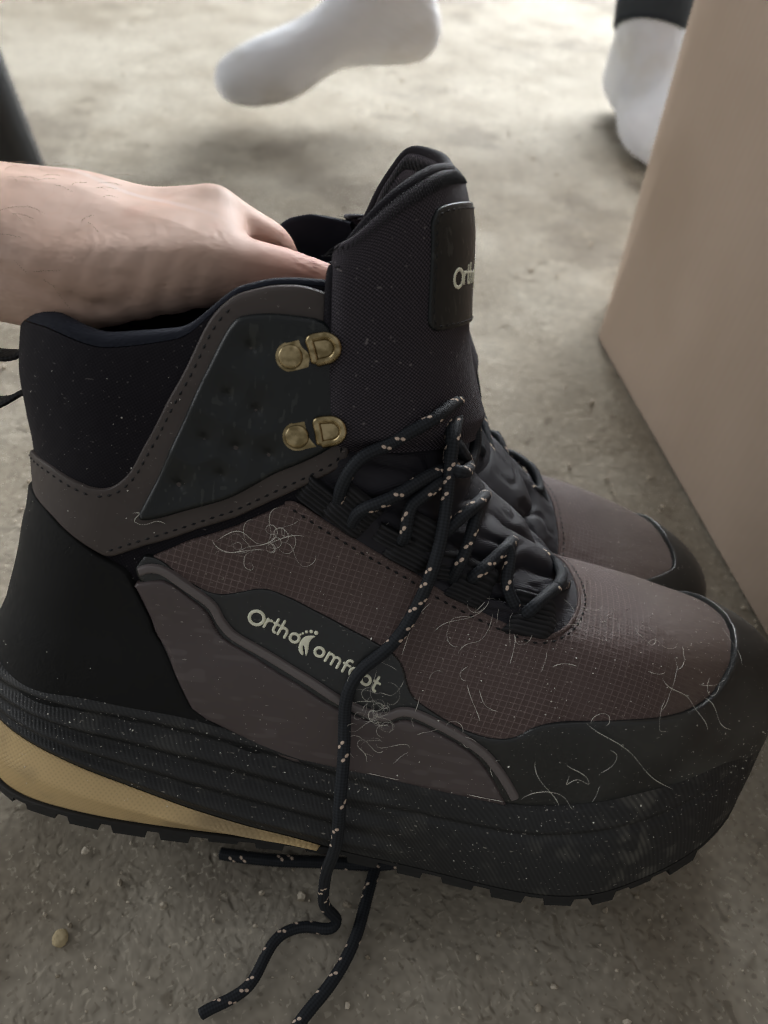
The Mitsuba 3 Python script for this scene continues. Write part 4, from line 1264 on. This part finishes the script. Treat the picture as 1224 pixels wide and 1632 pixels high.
# the person behind: two socked feet and trouser hems
def foot(heel, toe, s, tilt, leg_to, mirror=1):
    """joints from the heel towards the toes, in metres"""
    heel, toe = np.asarray(heel, float), np.asarray(toe, float)
    d = toe - heel; L = np.linalg.norm(d); d /= L
    up = np.array([0, 0, 1.0]); up = up - d * (up @ d); up /= np.linalg.norm(up)
    sd = np.cross(up, d) * mirror
    g = lambda x, y, z, r: ((heel + d * x * s + sd * y * s + up * z * s), r * s)
    J = dict(h=g(.030, 0, .033, .031), h2=g(.035, 0, .055, .030), an=g(.052, 0, .088, .034), m=g(.105, .006, .052, .027), m2=g(.11, -.016, .028, .019), b1=g(.180, .018, .030, .032),
             b2=g(.16, -.026, .022, .020), t1=g(.220, .016, .026, .026), t2=g(.222, .000, .021, .019), t3=g(.212, -.014, .018, .016), t4=g(.20, -.028, .016, .012), mm=g(.14, .010, .040, .025))
    J['leg'] = (np.asarray(leg_to, float) * .35 + J['an'][0] * .65, .038 * s)
    b = lambda *k: hull([(J[x][0] * 1000, J[x][1] * 1000) for x in k])
    t = blend([b('h', 'h2', 'an'), b('h', 'h2', 'm', 'm2'), b('an', 'm', 'h2'), b('m', 'mm', 'm2'), b('mm', 'b1', 'b2', 'm2'), b('b1', 't1'), b('b1', 'b2', 't2', 't3'), b('b2', 't4'), b('b1', 't1', 't2'), b('b2', 't3', 't4'), b('an', 'leg')], 5, 24)
    v, n = t.vertices, t.vertex_normals
    h = 2.4 * (meshkit.fbm(v / 26.0, 3, 5) - .5)
    a0 = J['an'][0] * 1000
    k = (v - a0) @ (up * .8 - d * .6)
    h += 1.8 * np.sin(k * .7 + 2 * meshkit.fbm(v / 30, 2, 2)) * np.exp(-(np.linalg.norm(v - a0, axis=1) / 55) ** 2)
    return v + n * h[:, None], t.faces, J


def c_sock(p, n, uv):
    w = fbm(p.x * 40, p.y * 40, p.z * 40)
    low = smoothstep(.55, .8, fbm(p.x * 24, p.y * 24, p.z * 24))
    c = mix((.66, .67, .70), (.73, .74, .77), w)
    return mix(c, (.55, .52, .47), low * .35)


def h_sock(p, n, uv):
    return .5 + .5 * dr.sin(p.z * 3200 + 2 * noise(p.x * 50, p.y * 50, p.z * 50)) + 1.0 * noise(p.x * 300, p.y * 300, p.z * 300)


scene['m_sock'] = bumped(pr(c_sock, .9, specular=.15, sheen=.3), h_sock, .0007)
scene['m_trouser'] = bumped(pr((.028, .034, .040), .9, sheen=.3), lambda p, n, uv: dr.sin(p.x * 2500) * dr.sin(p.z * 2500) + 3 * fbm(p.x * 60, p.y * 60, p.z * 25), .0005)


def trouser(path, r0, r1):
    P = smooth_path(path, .006)
    def wrinkle(L, q):
        return 1 + .05 * np.sin(q * 3 + L * 20) + .035 * np.sin(q * 2 - L * 47) + .03 * np.sin(L * 90 + q)
    return tube(P, np.linspace(r0, r1, len(P)), 40, ends=False, rfun=wrinkle)[:2]


for i, (hl_, to_, s_, leg_, mr_) in enumerate(FEET):
    v, F, J = foot(hl_, to_, s_, 0, leg_, mr_)
    sfx = '' if i == 0 else '_001'
    emit('person_001__sock' + sfx, v, F, 'm_sock')
    a, g = J['an'][0], np.asarray(leg_, float)
    emit('person_001__trouser_leg' + sfx, *trouser([a + (g - a) * k + np.array([0, 0, 0]) for k in (CUFF[i], .5, .75, 1.0)], .045, .07), 'm_trouser', mm=False)
labels['person_001'] = {'label': 'person walking past behind in white socks and dark trousers', 'category': 'person'}

# ------------------------------------------------------------------ hairs, fluff and dust on the boot
rng = np.random.default_rng(21)
H_ = []
for pts in SURF['hairs']:
    H_.append(tube(smooth_path(pts, .4), .085, 5, taper=True)[:2])
def curl(a, t, L, off, bend, r):
    P = [];
    ang = rng.uniform(0, 6.28); da = rng.normal(0, bend)
    q = np.array([a, t])
    for i in range(int(L / .8)):
        Pa, Pt, n = frame(q[:1], q[1:])
        p = S(q[:1], q[1:])[0]
        u = Pa[0] / np.linalg.norm(Pa[0]); v = np.cross(n[0], u)
        P.append(p + n[0] * (off + .5 + .5 * math.sin(i * .35 + ang)))
        d = (u * math.cos(ang) + v * math.sin(ang)) * .8
        M_ = np.linalg.lstsq(np.stack([Pa[0], Pt[0]], 1), d, rcond=None)[0]
        q = q + np.clip(M_, -.03, .03); q[1] = min(max(q[1], .01), .97)
        da = da * .9 + rng.normal(0, bend * .6); ang += da
    return tube(smooth_path(P[::2], .4), r, 5, taper=True)[:2] if len(P) > 8 else None
spots = [(-.22, .22, .06, .08, 9), (-.40, .12, .07, .07, 8), (-.2, .4, .06, .06, 8), (-.33, .5, .03, .1, 16), (-.47, .25, .03, .08, 7)]
for a, t, sa, st2, n in spots:
    for _ in range(n):
        c = curl(a + rng.normal(0, sa), float(np.clip(t + rng.normal(0, st2), .03, .95)), rng.uniform(4, 20), 2.5, .16, rng.uniform(.035, .075))
        if c: H_.append(c)
# the fluffy tangles: on the side band below the lace and above the logo
for (pts, n, sp) in ((SURF['tangle'], 24, 5.0), (SURF['tangle2'], 14, 5.0)):
    pts = np.array(pts)
    for _ in range(n):
        c0 = pts[rng.integers(len(pts))] + rng.normal(0, 1.5, 3) * [1, .5, 1]
        d = rng.normal(0, 1, 3) * [1, .25, 1]
        ax = rng.normal(0, .5); P = [c0]
        for i in range(rng.integers(8, 26)):
            ax = ax * .85 + rng.normal(0, .22)
            cc, ss = math.cos(ax), math.sin(ax)
            d = np.array([d[0] * cc - d[2] * ss, d[1] * .9 + rng.normal(0, .08), d[0] * ss + d[2] * cc])
            d[0] += (c0[0] - P[-1][0]) * .02; d[2] += (c0[2] - P[-1][2]) * .015
            d /= np.linalg.norm(d)
            P.append(P[-1] + d * 1.1 * [1, .4, 1])
        H_.append(tube(smooth_path(P[::2], .5), rng.uniform(.03, .075), 5, taper=True)[:2])
V, F = join(H_)[:2]
emit('lint_hairs', V, F, 'm_lint', M=A)
labels['lint_hairs'] = {'label': 'pale pet hairs and fluff clinging to the front boot', 'category': 'lint', 'kind': 'stuff'}
D_ = []
octa = np.array([[1, 0, 0], [-1, 0, 0], [0, 1, 0], [0, -1, 0], [0, 0, 1], [0, 0, -1.0]])
of = np.array([[0, 2, 4], [2, 1, 4], [1, 3, 4], [3, 0, 4], [2, 0, 5], [1, 2, 5], [3, 1, 5], [0, 3, 5]])
def speck(p, r):
    D_.append((p + octa * rng.uniform(.5, 1.3, 3) * r @ np.linalg.qr(rng.normal(size=(3, 3)))[0], of))
for i in range(1000):
    if i < 720:
        a, t = rng.uniform(-.5, .1), rng.beta(1.2, 2) * .6
    else:
        a, t = rng.uniform(-.95, -.2), rng.uniform(.02, .98)
    p, n = at_map(np.array([[a, t]]))
    off = 1.5 if (p[0, 2] > 62 and t < .55) else 3.0
    speck(p[0] + n[0] * off, min(rng.gamma(1.3, .06) + .05, .42))
for i in range(650):
    g = rng.uniform(-.85, .0); h = 1 - rng.beta(1, 2.5) * .9
    p = sole_pt(np.array([g]), np.array([h]))[0] + sole_out(np.array([g]))[0] * (3.2 if h < .96 else .4)
    speck(p, min(rng.gamma(1.3, .06) + .04, .42))
emit('dust_specks', *join(D_)[:2], 'm_lint', M=A, smooth=False)
labels['dust_specks'] = {'label': 'pale dust crumbs sprinkled over the front boot', 'category': 'dust', 'kind': 'stuff'}
